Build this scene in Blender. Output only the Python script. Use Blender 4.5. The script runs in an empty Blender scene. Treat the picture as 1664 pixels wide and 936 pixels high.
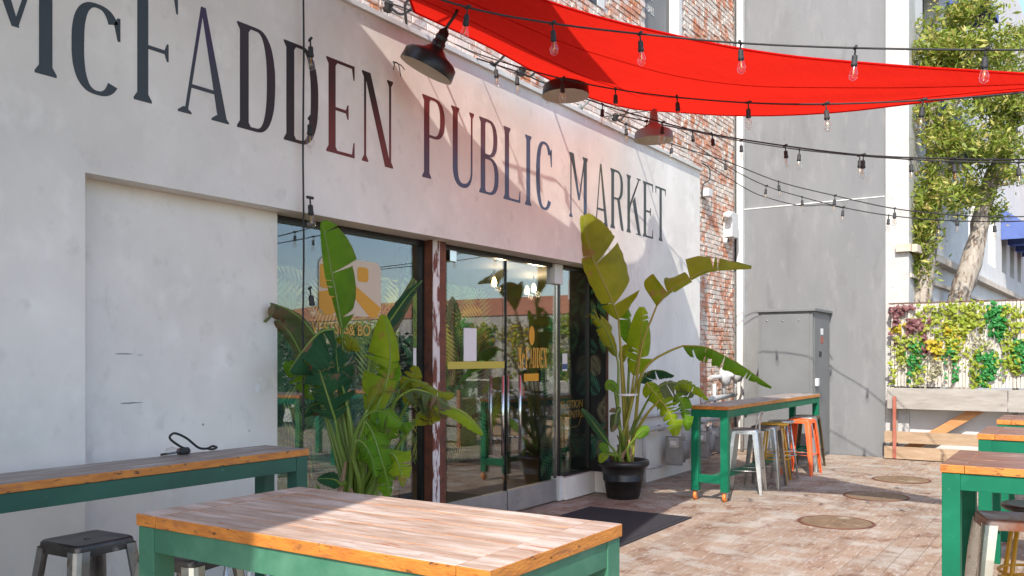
import bpy, bmesh, math, random
from mathutils import Vector, Matrix
R = random.Random(7)
sc = bpy.context.scene
col = sc.collection
rad = math.radians

# ------------------------------------------------------------------ camera
F, CX, HZ, H = 1430.0, 832.0, 580.0, 1.62
A = math.atan2(1772 - CX, F)
FW = (math.cos(A), math.sin(A)); RT = (math.sin(A), -math.cos(A))
cam = bpy.data.cameras.new('camera'); cam_o = bpy.data.objects.new('camera', cam); col.objects.link(cam_o)
cam.sensor_width = 36; cam.lens = 36 * F / 1664
cam.shift_y = (HZ - 468) / 1664
cam.clip_start = .05; cam.clip_end = 2000
cam_o.location = (0, 0, H)
cam_o.rotation_euler = (rad(90), 0, A - rad(90))
sc.camera = cam_o
# ------------------------------------------------------------------ light
SUN = Vector((1, .31, -1)).normalized()
w = bpy.data.worlds.new('World'); sc.world = w; w.use_nodes = True
wn = w.node_tree; wn.nodes.clear()
sky = wn.nodes.new('ShaderNodeTexSky'); sky.sky_type = 'NISHITA'; sky.sun_disc = False
sky.sun_elevation = math.asin(-SUN.z); sky.sun_rotation = math.atan2(-SUN.x, -SUN.y)
sky.air_density = 1.0; sky.dust_density = 1.1; sky.ozone_density = 1.0
bg = wn.nodes.new('ShaderNodeBackground'); bg.inputs['Strength'].default_value = .15
wo = wn.nodes.new('ShaderNodeOutputWorld')
wn.links.new(sky.outputs[0], bg.inputs[0]); wn.links.new(bg.outputs[0], wo.inputs[0])
sl = bpy.data.lights.new('sun', 'SUN'); sl.energy = 2.85; sl.angle = rad(.5); sl.color = (1, .95, .87)
so = bpy.data.objects.new('sun', sl); col.objects.link(so); so.location = (-20, -6, 20)
so.rotation_euler = SUN.to_track_quat('-Z', 'Y').to_euler()
vs = sc.view_settings
vs.view_transform = 'Standard'; vs.look = 'None'; vs.gamma = 1; vs.use_curve_mapping = False
vs.exposure = 1.19
sc.cycles.use_denoising = True
sc.cycles.max_bounces = 10; sc.cycles.transparent_max_bounces = 16
sc.cycles.caustics_reflective = False; sc.cycles.caustics_refractive = False

# ------------------------------------------------------------------ pixel helpers (1664 x 936 photograph)
def ray(u, v):
    a = (u - CX) / F
    return Vector((FW[0] + a * RT[0], FW[1] + a * RT[1], (HZ - v) / F))
CAMP = Vector((0, 0, H))
def P(u, v, t): return CAMP + ray(u, v) * t
def onY(u, v, y): r = ray(u, v); return CAMP + r * (y / r.y)
def onX(u, v, x): r = ray(u, v); return CAMP + r * (x / r.x)
def onZ(u, v, z): r = ray(u, v); return CAMP + r * ((z - H) / r.z)
def proj(p):
    d = p[0] * FW[0] + p[1] * FW[1]; l = p[0] * RT[0] + p[1] * RT[1]
    return CX + F * l / d, HZ - F * (p[2] - H) / d, d

# ------------------------------------------------------------------ materials
MATS = {}
def nodes(m):
    m.use_nodes = True
    return m.node_tree.nodes, m.node_tree.links
def rgba(c): return (c[0], c[1], c[2], 1)
def mk(name, c1, c2=None, scale=5, rough=.6, metal=0, bump=0, bscale=40, lo=.35, hi=.65, stretch=(1, 1, 1),
       c3=None, s3=2.0, lo3=.55, hi3=.7, c4=None, s4=9.0, lo4=.6, hi4=.7, world=False, spec=.5, rvar=0, objvar=0, detail=7, coat=0):
    """noise-mixed principled material; c3, c4 are worn or stained patches"""
    if name in MATS: return MATS[name]
    m = bpy.data.materials.new(name); N, L = nodes(m); b = N['Principled BSDF']
    b.inputs['Roughness'].default_value = rough; b.inputs['Metallic'].default_value = metal
    b.inputs['Specular IOR Level'].default_value = spec; b.inputs['Coat Weight'].default_value = coat
    b.inputs['Base Color'].default_value = rgba(c1)
    if world:
        co = N.new('ShaderNodeNewGeometry').outputs['Position']
    else:
        co = N.new('ShaderNodeTexCoord').outputs['Object']
    mp = N.new('ShaderNodeMapping'); L.new(co, mp.inputs[0]); mp.inputs['Scale'].default_value = stretch
    co = mp.outputs[0]
    if not world:
        oi = N.new('ShaderNodeObjectInfo'); ad = N.new('ShaderNodeVectorMath'); ad.operation = 'ADD'
        sc_ = N.new('ShaderNodeVectorMath'); sc_.operation = 'SCALE'; sc_.inputs['Scale'].default_value = 37
        L.new(oi.outputs['Random'], sc_.inputs[0]); L.new(co, ad.inputs[0]); L.new(sc_.outputs[0], ad.inputs[1]); co = ad.outputs[0]
    def noise(s, lo, hi, off=0.0):
        n = N.new('ShaderNodeTexNoise'); n.inputs['Scale'].default_value = s; n.inputs['Detail'].default_value = detail
        n.inputs['Roughness'].default_value = .6
        if off:
            a = N.new('ShaderNodeVectorMath'); a.operation = 'ADD'; a.inputs[1].default_value = (off, off * 1.7, off * .6)
            L.new(co, a.inputs[0]); L.new(a.outputs[0], n.inputs['Vector'])
        else: L.new(co, n.inputs['Vector'])
        r = N.new('ShaderNodeMapRange'); r.inputs['From Min'].default_value = lo; r.inputs['From Max'].default_value = hi
        L.new(n.outputs['Fac'], r.inputs['Value']); return r.outputs[0]
    cur = None
    def mix(fac, a, bcol):
        x = N.new('ShaderNodeMix'); x.data_type = 'RGBA'; L.new(fac, x.inputs['Factor'])
        if a is None: x.inputs[6].default_value = rgba(c1)
        else: L.new(a, x.inputs[6])
        x.inputs[7].default_value = rgba(bcol); return x.outputs[2]
    if c2: f = noise(scale, lo, hi); cur = mix(f, cur, c2)
    if c3: cur = mix(noise(s3, lo3, hi3, 11.3), cur, c3)
    if c4: cur = mix(noise(s4, lo4, hi4, 23.9), cur, c4)
    if objvar:
        oi2 = N.new('ShaderNodeObjectInfo'); hs = N.new('ShaderNodeHueSaturation')
        r = N.new('ShaderNodeMapRange'); r.inputs['To Min'].default_value = 1 - objvar; r.inputs['To Max'].default_value = 1 + objvar
        L.new(oi2.outputs['Random'], r.inputs['Value']); L.new(r.outputs[0], hs.inputs['Value'])
        if cur is None: hs.inputs['Color'].default_value = rgba(c1)
        else: L.new(cur, hs.inputs['Color'])
        cur = hs.outputs[0]
    if cur is not None: L.new(cur, b.inputs['Base Color'])
    if rvar:
        n = N.new('ShaderNodeTexNoise'); n.inputs['Scale'].default_value = scale * 1.7; n.inputs['Detail'].default_value = 5; L.new(co, n.inputs['Vector'])
        r = N.new('ShaderNodeMapRange'); r.inputs['To Min'].default_value = rough - rvar; r.inputs['To Max'].default_value = rough + rvar
        L.new(n.outputs['Fac'], r.inputs['Value']); L.new(r.outputs[0], b.inputs['Roughness'])
    if bump:
        n = N.new('ShaderNodeTexNoise'); n.inputs['Scale'].default_value = bscale; n.inputs['Detail'].default_value = 6; L.new(co, n.inputs['Vector'])
        bp = N.new('ShaderNodeBump'); bp.inputs['Strength'].default_value = bump; bp.inputs['Distance'].default_value = .01
        L.new(n.outputs['Fac'], bp.inputs['Height']); L.new(bp.outputs[0], b.inputs['Normal'])
    MATS[name] = m
    return m

mk('stucco', (.665, .63, .575), (.82, .78, .715), 1.6, rough=.75, bump=.22, bscale=6, world=True, lo=.28, hi=.72,
   c3=(.86, .825, .765), s3=3.4, lo3=.54, hi3=.78, c4=(.57, .53, .48), s4=6.5, lo4=.58, hi4=.85, stretch=(1, 1, .8))
mk('coping', (.52, .50, .47), (.66, .64, .60), 3, rough=.6, bump=.1, world=True)
mk('steel_base', (.40, .39, .38), (.52, .50, .48), 3, rough=.38, metal=.6, world=True, c4=(.25, .23, .22), s4=30, lo4=.62, hi4=.7, rvar=.1)
mk('rust', (.10, .035, .022), (.19, .06, .03), 6, rough=.7, bump=.3, bscale=25, world=True, c3=(.05, .025, .02), s3=9)
mk('rust_white', (.60, .56, .54), (.74, .71, .69), 5, rough=.7, bump=.25, bscale=25, world=True, c3=(.17, .05, .03), s3=7, lo3=.52, hi3=.58, stretch=(2.5, 2.5, .6))
mk('brown_trim', (.10, .05, .035), (.15, .08, .05), 5, rough=.6, world=True)
mk('black', (.012, .012, .013), rough=.45)
mk('black_rubber', (.015, .015, .016), (.03, .03, .03), 8, rough=.7)
mk('dark_frame', (.012, .014, .013), rough=.3)
mk('chrome', (.62, .62, .60), rough=.22, metal=1)
mk('mortar', (.48, .42, .37), (.62, .57, .52), 14, rough=.95, bump=.6, bscale=60, world=True)
mk('brick', (.60, .21, .10), (.60, .36, .26), 6.0, rough=.9, bump=.7, bscale=45, world=True, objvar=.22,
   c3=(.72, .63, .55), s3=5.5, lo3=.45, hi3=.52, c4=(.30, .10, .05), s4=15, lo4=.60, hi4=.68)
mk('brick_pale', (.62, .47, .41), (.70, .60, .54), 5, rough=.9, bump=.6, bscale=45, world=True, objvar=.16,
   c3=(.50, .20, .09), s3=2.6, lo3=.55, hi3=.60, c4=(.70, .64, .58), s4=9, lo4=.52, hi4=.62)
mk('grey_wall', (.17, .173, .176), (.20, .203, .206), .9, rough=.8, bump=.3, bscale=40, world=True, c3=(.225, .225, .224), s3=3.5, lo3=.54, hi3=.75, c4=(.135, .136, .138), s4=2.2, lo4=.56, hi4=.8, stretch=(1, 1.6, .5))
mk('white_wall', (.56, .55, .53), (.64, .63, .61), 2, rough=.85, bump=.2, bscale=50, world=True)
mk('pier_stucco', (.43, .42, .40), (.50, .49, .47), 6, rough=.9, bump=.7, bscale=35, world=True, c4=(.34, .33, .31), s4=18, lo4=.6, hi4=.7)
mk('white_paint', (.66, .66, .64), (.60, .59, .57), 3, rough=.5, world=True)
mk('ledge', (.50, .40, .30), (.62, .55, .46), 3, rough=.8, world=True)
mk('blue_awning', (.085, .125, .33), (.10, .15, .38), 4, rough=.8)
mk('cabinet', (.155, .16, .16), (.18, .185, .185), 2, rough=.45, spec=.4, world=True)
mk('green_paint', (.005, .115, .060), (.007, .145, .075), 2.2, rough=.45, bump=.06, bscale=30, c3=(.015, .18, .10), s3=4, lo3=.55, hi3=.75, c4=(.45, .55, .48), s4=22, lo4=.71, hi4=.74, rvar=.1, spec=.2)
mk('green_pale', (.034, .135, .080), (.046, .17, .10), 3, rough=.5, bump=.06, bscale=30, c3=(.10, .25, .16), s3=3, lo3=.5, hi3=.75, c4=(.05, .09, .06), s4=14, lo4=.66, hi4=.74)
mk('green_dark', (.010, .065, .045), (.016, .095, .062), 3, rough=.42, bump=.06, bscale=30, c4=(.30, .36, .32), s4=24, lo4=.71, hi4=.75)
mk('wood_edge', (.42, .14, .022), (.58, .22, .035), 6, rough=.45, bump=.35, bscale=30, stretch=(1.6, 1.6, 5), c4=(.07, .03, .015), s4=13, lo4=.60, hi4=.68, c3=(.33, .12, .04), s3=5)
mk('wood_top', (.34, .215, .155), (.50, .36, .285), 5, rough=.5, bump=.3, bscale=30, stretch=(7, 1, 1), c3=(.60, .48, .42), s3=2.2, lo3=.48, hi3=.62, c4=(.36, .12, .05), s4=8, lo4=.61, hi4=.66)
mk('wood_top_red', (.16, .062, .038), (.24, .10, .06), 4, rough=.4, bump=.12, bscale=30, stretch=(7, 1, 1), c3=(.38, .27, .20), s3=3, lo3=.56, hi3=.68, c4=(.07, .03, .025), s4=5, lo4=.58, hi4=.66)
mk('wood_top_grey', (.21, .17, .15), (.30, .25, .22), 4, rough=.5, bump=.12, bscale=30, stretch=(1, 7, 1), c3=(.42, .39, .37), s3=2.4, lo3=.50, hi3=.64, c4=(.12, .075, .05), s4=6, lo4=.60, hi4=.7)
mk('board_wood', (.30, .20, .12), (.40, .29, .19), 3, rough=.8, bump=.3, bscale=30, stretch=(6, 1, 6), c4=(.12, .07, .04), s4=4, lo4=.67, hi4=.70, objvar=.1)
mk('board_grey', (.28, .255, .225), (.36, .335, .30), 3, rough=.85, bump=.3, bscale=30, stretch=(6, 1, 6), c4=(.22, .18, .15), s4=6, lo4=.6, hi4=.7)
mk('board_orange', (.45, .20, .07), (.55, .28, .11), 3, rough=.6, bump=.2, bscale=30, stretch=(5, 1, 5))
mk('slat', (.50, .45, .39), (.60, .55, .49), 3, rough=.85, bump=.3, bscale=40, stretch=(6, 6, .6), objvar=.1)
mk('red_post', (.30, .08, .05), (.36, .12, .08), 4, rough=.6)
mk('silver', (.48, .48, .47), (.60, .60, .58), 7, rough=.33, metal=.85, bump=.03, bscale=12, rvar=.08)
mk('gunmetal', (.24, .235, .23), (.36, .345, .33), 7, rough=.30, metal=.95, c3=(.20, .13, .08), s3=7, lo3=.6, hi3=.7, rvar=.1)
mk('gunmetal_seat', (.055, .05, .048), (.10, .085, .075), 9, rough=.35, metal=.8, c4=(.25, .22, .2), s4=16, lo4=.62, hi4=.7)
mk('brass_steel', (.44, .42, .37), (.55, .52, .46), 7, rough=.28, metal=.95, c3=(.22, .15, .09), s3=9, lo3=.58, hi3=.66, rvar=.1)
mk('rust_seat', (.34, .12, .06), (.42, .33, .28), 9, rough=.4, metal=.5, c4=(.2, .08, .05), s4=12)
mk('bronze', (.20, .15, .09), (.28, .23, .16), 7, rough=.35, metal=.9, c4=(.5, .45, .38), s4=12, lo4=.6, hi4=.7)
mk('yellow', (.62, .30, .012), (.68, .36, .02), 6, rough=.4, c4=(.25, .13, .03), s4=20, lo4=.68, hi4=.72)
mk('orange', (.72, .105, .025), (.78, .14, .04), 6, rough=.4, c4=(.5, .12, .08), s4=14, lo4=.66, hi4=.7)
mk('wheel_orange', (.65, .19, .04), rough=.4)
mk('pot_black', (.012, .012, .013), (.022, .021, .02), 8, rough=.36)
mk('soil', (.06, .04, .028), (.10, .07, .05), 20, rough=.95, bump=.8, bscale=60)
mk('meter_grey', (.25, .25, .245), (.33, .33, .325), 7, rough=.5, c4=(.34, .33, .31), s4=12, lo4=.6, hi4=.7)
mk('pipe_grey', (.38, .38, .37), (.48, .47, .46), 9, rough=.55, c4=(.14, .12, .10), s4=14, lo4=.6, hi4=.7)
mk('mat_black', (.016, .015, .019), (.028, .026, .032), 30, rough=.9, bump=.5, bscale=160)
mk('iron_cover', (.155, .10, .055), (.23, .155, .09), 9, rough=.6, metal=.1, bump=.8, bscale=45, c4=(.34, .28, .20), s4=5, lo4=.58, hi4=.68)
mk('paper', (.72, .72, .72), rough=.7)
mk('gold_print', (.62, .34, .05), rough=.4)
mk('amber_print', (.62, .30, .015), rough=.5)
mk('cream_print', (.60, .50, .38), rough=.6)
mk('lime_tape', (.50, .42, .06), rough=.5)
mk('sticker_blue', (.06, .10, .24), rough=.5)
mk('lamp_black', (.016, .015, .015), rough=.34, spec=.35)
mk('lamp_grey', (.22, .225, .225), rough=.55, spec=.3)
mk('lamp_inside', (.62, .56, .47), rough=.6)
mk('asphalt', (.055, .055, .056), (.07, .07, .07), 4, rough=.9, world=True)
mk('cream_house', (.60, .53, .40), (.64, .57, .45), 2, rough=.85, world=True)
mk('terracotta', (.40, .13, .06), (.50, .20, .10), 2.2, rough=.85, bump=.4, bscale=5, world=True)
mk('dark_pane', (.02, .025, .03), rough=.1)
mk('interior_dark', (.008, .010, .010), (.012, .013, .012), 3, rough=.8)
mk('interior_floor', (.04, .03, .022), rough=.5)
mk('maroon_cloth', (.10, .022, .028), (.14, .035, .04), 6, rough=.85)
mk('petiole', (.10, .17, .02), (.17, .24, .035), 5, rough=.45, stretch=(1, 1, .3))
mk('petiole_yellow', (.24, .24, .03), (.30, .24, .03), 5, rough=.45, stretch=(1, 1, .3))
mk('husk', (.22, .13, .075), (.33, .22, .14), 7, rough=.8, stretch=(4, 4, .6), bump=.3)
mk('bark', (.28, .235, .19), (.44, .39, .33), 4, rough=.9, bump=.9, bscale=9, stretch=(3, 3, .6), world=True, c3=(.16, .11, .08), s3=6, lo3=.52, hi3=.6)

def floor_mat():
    m = bpy.data.materials.new('stamped_concrete'); N, L = nodes(m); b = N['Principled BSDF']
    pos = N.new('ShaderNodeNewGeometry').outputs['Position']
    def noise(scale, vec=(1, 1, 1), lo=.35, hi=.65, det=8, off=0):
        mp = N.new('ShaderNodeMapping'); mp.inputs['Scale'].default_value = vec; mp.inputs['Location'].default_value = (off, off * 2, 0); L.new(pos, mp.inputs[0])
        n = N.new('ShaderNodeTexNoise'); n.inputs['Scale'].default_value = scale; n.inputs['Detail'].default_value = det; n.inputs['Roughness'].default_value = .65
        L.new(mp.outputs[0], n.inputs['Vector'])
        r = N.new('ShaderNodeMapRange'); r.inputs['From Min'].default_value = lo; r.inputs['From Max'].default_value = hi
        L.new(n.outputs['Fac'], r.inputs['Value']); return r.outputs[0]
    def mix(f, a, c):
        x = N.new('ShaderNodeMix'); x.data_type = 'RGBA'; L.new(f, x.inputs['Factor'])
        if isinstance(a, tuple): x.inputs[6].default_value = rgba(a)
        else: L.new(a, x.inputs[6])
        x.inputs[7].default_value = rgba(c); return x.outputs[2]
    c = mix(noise(1.3, off=3), (.40, .275, .195), (.50, .375, .275))
    c = mix(noise(3.1, (1, 1.6, 1), .50, .62, 10, off=7), c, (.285, .155, .10))     # rusty patches
    c = mix(noise(2.3, (1.4, 1, 1), .49, .60, 12, off=19), c, (.56, .50, .43))     # worn pale patches
    c = mix(noise(.9, (1, 1, 1), .52, .66, 6, off=57), c, (.47, .36, .27))
    c = mix(noise(8, (1, 4, 1), .54, .64, 10, off=31), c, (.62, .57, .51))         # pale scuffs along the grain
    c = mix(noise(16, (1, 9, 1), .56, .70, 8, off=5), c, (.25, .155, .11))         # grain
    c = mix(noise(2.2, (1, 1, 1), .735, .755, 2, off=41), c, (.08, .05, .04))      # gum and oil spots
    oi = N.new('ShaderNodeObjectInfo'); hs = N.new('ShaderNodeHueSaturation'); r = N.new('ShaderNodeMapRange')
    r.inputs['To Min'].default_value = .62; r.inputs['To Max'].default_value = .74
    L.new(oi.outputs['Random'], r.inputs['Value']); L.new(r.outputs[0], hs.inputs['Value']); L.new(c, hs.inputs['Color']); L.new(hs.outputs[0], b.inputs['Base Color'])
    b.inputs['Roughness'].default_value = .62; b.inputs['Specular IOR Level'].default_value = .35
    g = noise(14, (1, 8, 1), .2, .8, 6)
    bp = N.new('ShaderNodeBump'); bp.inputs['Strength'].default_value = .35; bp.inputs['Distance'].default_value = .006
    L.new(g, bp.inputs['Height']); L.new(bp.outputs[0], b.inputs['Normal'])
    MATS['stamped_concrete'] = m
floor_mat()

def sail_mat(name, dc, tc_, k):
    m = bpy.data.materials.new(name); N, L = nodes(m)
    N.remove(N['Principled BSDF']); out = N['Material Output']
    d = N.new('ShaderNodeBsdfDiffuse'); t = N.new('ShaderNodeBsdfTranslucent'); mx = N.new('ShaderNodeMixShader'); mx.inputs[0].default_value = k
    d.inputs['Color'].default_value = rgba(dc); t.inputs['Color'].default_value = rgba(tc_)
    wv = N.new('ShaderNodeTexNoise'); wv.inputs['Scale'].default_value = 2.2; wv.inputs['Detail'].default_value = 5
    tc = N.new('ShaderNodeTexCoord'); mp = N.new('ShaderNodeMapping'); mp.inputs['Scale'].default_value = (1, 4, 1); mp.inputs['Rotation'].default_value = (0, 0, -.6)
    L.new(tc.outputs['Object'], mp.inputs[0]); L.new(mp.outputs[0], wv.inputs['Vector'])
    bp = N.new('ShaderNodeBump'); bp.inputs['Strength'].default_value = .5; bp.inputs['Distance'].default_value = .05
    L.new(wv.outputs['Fac'], bp.inputs['Height']); L.new(bp.outputs[0], d.inputs['Normal']); L.new(bp.outputs[0], t.inputs['Normal'])
    L.new(d.outputs[0], mx.inputs[1]); L.new(t.outputs[0], mx.inputs[2]); L.new(mx.outputs[0], out.inputs[0])
    MATS[name] = m
sail_mat('red_sail', (.62, .012, .010), (.80, .024, .012), .47)
sail_mat('grey_sail', (.22, .215, .215), (.10, .095, .095), .30)

def glass_mat(name, tint, base, rough=0.0, k=.85):
    m = bpy.data.materials.new(name); N, L = nodes(m); N.remove(N['Principled BSDF']); out = N['Material Output']
    t = N.new('ShaderNodeBsdfTransparent'); t.inputs[0].default_value = rgba(tint)
    g = N.new('ShaderNodeBsdfGlossy'); g.inputs['Roughness'].default_value = rough; g.inputs[0].default_value = (.95, .97, 1, 1)
    lw_ = N.new('ShaderNodeLayerWeight'); lw_.inputs['Blend'].default_value = .5
    pw = N.new('ShaderNodeMath'); pw.operation = 'POWER'; pw.inputs[1].default_value = 4; L.new(lw_.outputs['Facing'], pw.inputs[0])
    ma = N.new('ShaderNodeMath'); ma.operation = 'MULTIPLY_ADD'; ma.inputs[1].default_value = k; ma.inputs[2].default_value = base; L.new(pw.outputs[0], ma.inputs[0])
    mx = N.new('ShaderNodeMixShader'); L.new(ma.outputs[0], mx.inputs[0]); L.new(t.outputs[0], mx.inputs[1]); L.new(g.outputs[0], mx.inputs[2]); L.new(mx.outputs[0], out.inputs[0])
    MATS[name] = m
glass_mat('shop_glass', (.95, .97, .96), .10)
glass_mat('bulb_glass', (.96, .95, .93), .06, .05)

def leaf_mat(name, c1, c2, vein, dry=None, dlo=.6, dhi=.66, tr=.35, rough=.38):
    m = bpy.data.materials.new(name); N, L = nodes(m); b = N['Principled BSDF']; out = N['Material Output']
    uv = N.new('ShaderNodeUVMap'); sp = N.new('ShaderNodeSeparateXYZ'); L.new(uv.outputs[0], sp.inputs[0])
    wv = N.new('ShaderNodeTexWave'); wv.inputs['Scale'].default_value = 9; wv.inputs['Distortion'].default_value = 1.5; wv.inputs['Detail'].default_value = 2
    L.new(uv.outputs[0], wv.inputs['Vector'])
    pos = N.new('ShaderNodeNewGeometry').outputs['Position']
    n = N.new('ShaderNodeTexNoise'); n.inputs['Scale'].default_value = 7; n.inputs['Detail'].default_value = 5; L.new(pos, n.inputs['Vector'])
    def mix(f, a, c, k=None):
        x = N.new('ShaderNodeMix'); x.data_type = 'RGBA'
        if k is not None:
            q = N.new('ShaderNodeMath'); q.operation = 'MULTIPLY'; q.inputs[1].default_value = k; L.new(f, q.inputs[0]); f = q.outputs[0]
        L.new(f, x.inputs['Factor'])
        if isinstance(a, tuple): x.inputs[6].default_value = rgba(a)
        else: L.new(a, x.inputs[6])
        x.inputs[7].default_value = rgba(c); return x.outputs[2]
    def mr(v, lo, hi):
        r = N.new('ShaderNodeMapRange'); r.inputs['From Min'].default_value = lo; r.inputs['From Max'].default_value = hi; L.new(v, r.inputs['Value']); return r.outputs[0]
    c = mix(mr(n.outputs['Fac'], .35, .65), c1, c2)
    c = mix(wv.outputs['Fac'], c, tuple(.62 * k for k in c1), .35)
    ab = N.new('ShaderNodeMath'); ab.operation = 'ABSOLUTE'; L.new(sp.outputs[1], ab.inputs[0])
    c = mix(mr(ab.outputs[0], .06, .03), c, vein)
    ed = mr(ab.outputs[0], .93, 1.0); c = mix(ed, c, (.30, .20, .06), .55)
    if dry:
        n2 = N.new('ShaderNodeTexNoise'); n2.inputs['Scale'].default_value = 4.5; n2.inputs['Detail'].default_value = 5; L.new(pos, n2.inputs['Vector'])
        c = mix(mr(n2.outputs['Fac'], dlo, dhi), c, dry)
    L.new(c, b.inputs['Base Color']); b.inputs['Roughness'].default_value = rough + .1; b.inputs['Specular IOR Level'].default_value = .35
    bp = N.new('ShaderNodeBump'); bp.inputs['Strength'].default_value = .7; bp.inputs['Distance'].default_value = .008
    L.new(wv.outputs['Fac'], bp.inputs['Height']); L.new(bp.outputs[0], b.inputs['Normal'])
    t = N.new('ShaderNodeBsdfTranslucent'); hs = N.new('ShaderNodeHueSaturation'); hs.inputs['Value'].default_value = 1.8; hs.inputs['Saturation'].default_value = 1.1
    L.new(c, hs.inputs['Color']); L.new(hs.outputs[0], t.inputs[0])
    mx = N.new('ShaderNodeMixShader'); mx.inputs[0].default_value = tr; L.new(b.outputs[0], mx.inputs[1]); L.new(t.outputs[0], mx.inputs[2]); L.new(mx.outputs[0], out.inputs[0])
    MATS[name] = m
leaf_mat('leaf_green', (.12, .28, .014), (.18, .35, .022), (.22, .30, .07))
leaf_mat('leaf_olive', (.24, .28, .016), (.31, .33, .022), (.28, .28, .07), (.30, .19, .06), .66, .74)
leaf_mat('leaf_dark', (.022, .095, .036), (.036, .125, .045), (.16, .20, .06), (.24, .13, .075), .63, .69, tr=.22, rough=.3)
leaf_mat('leaf_lime', (.23, .36, .014), (.33, .42, .022), (.28, .32, .06), (.33, .24, .05), .64, .7)
leaf_mat('leaf_grey', (.12, .17, .07), (.16, .20, .08), (.24, .24, .12), (.27, .17, .105), .50, .6)

def simple_leaf(name, c1, c2, tr=.35):
    m = bpy.data.materials.new(name); N, L = nodes(m); b = N['Principled BSDF']; out = N['Material Output']
    pos = N.new('ShaderNodeNewGeometry').outputs['Position']
    n = N.new('ShaderNodeTexNoise'); n.inputs['Scale'].default_value = 9; n.inputs['Detail'].default_value = 3; L.new(pos, n.inputs['Vector'])
    r = N.new('ShaderNodeMapRange'); r.inputs['From Min'].default_value = .35; r.inputs['From Max'].default_value = .65; L.new(n.outputs['Fac'], r.inputs['Value'])
    x = N.new('ShaderNodeMix'); x.data_type = 'RGBA'; L.new(r.outputs[0], x.inputs['Factor']); x.inputs[6].default_value = rgba(c1); x.inputs[7].default_value = rgba(c2)
    L.new(x.outputs[2], b.inputs['Base Color']); b.inputs['Roughness'].default_value = .5
    t = N.new('ShaderNodeBsdfTranslucent'); L.new(x.outputs[2], t.inputs[0])
    mx = N.new('ShaderNodeMixShader'); mx.inputs[0].default_value = tr; L.new(b.outputs[0], mx.inputs[1]); L.new(t.outputs[0], mx.inputs[2]); L.new(mx.outputs[0], out.inputs[0])
    MATS[name] = m
simple_leaf('tree_leaf', (.11, .17, .016), (.32, .38, .05))
simple_leaf('tree_leaf_pale', (.46, .47, .11), (.46, .36, .11))
simple_leaf('shrub_leaf', (.012, .045, .018), (.03, .085, .03), .15)
simple_leaf('ivy_lime', (.24, .32, .025), (.38, .42, .05))
simple_leaf('ivy_yellow', (.48, .42, .02), (.50, .36, .03))
simple_leaf('ivy_green', (.02, .20, .03), (.04, .28, .06))
simple_leaf('ivy_cream', (.50, .46, .34), (.36, .36, .18))
simple_leaf('ivy_plum', (.17, .05, .065), (.30, .15, .14))
for i, (a, b_) in enumerate([((.025, .11, .07), (.04, .15, .09)), ((.08, .24, .10), (.11, .30, .13)), ((.26, .38, .10), (.32, .44, .14)), ((.15, .14, .08), (.20, .18, .11))]):
    mk('print_leaf_%d' % i, a, b_, 9, rough=.6, world=True)

def grad_mat(name, top, bot, mid=.5, soft=.25):
    m = bpy.data.materials.new(name); N, L = nodes(m); b = N['Principled BSDF']
    tc = N.new('ShaderNodeTexCoord'); sp = N.new('ShaderNodeSeparateXYZ'); L.new(tc.outputs['Generated'], sp.inputs[0])
    n = N.new('ShaderNodeTexNoise'); n.inputs['Scale'].default_value = 6; n.inputs['Detail'].default_value = 6; L.new(tc.outputs['Object'], n.inputs['Vector'])
    ad = N.new('ShaderNodeMath'); ad.operation = 'MULTIPLY_ADD'; ad.inputs[1].default_value = .25; L.new(n.outputs['Fac'], ad.inputs[0]); L.new(sp.outputs[2], ad.inputs[2])
    r = N.new('ShaderNodeMapRange'); r.inputs['From Min'].default_value = mid - soft + .125; r.inputs['From Max'].default_value = mid + soft + .125; L.new(ad.outputs[0], r.inputs['Value'])
    x = N.new('ShaderNodeMix'); x.data_type = 'RGBA'; L.new(r.outputs[0], x.inputs['Factor']); x.inputs[6].default_value = rgba(bot); x.inputs[7].default_value = rgba(top)
    L.new(x.outputs[2], b.inputs['Base Color']); b.inputs['Roughness'].default_value = .5
    return m

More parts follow.
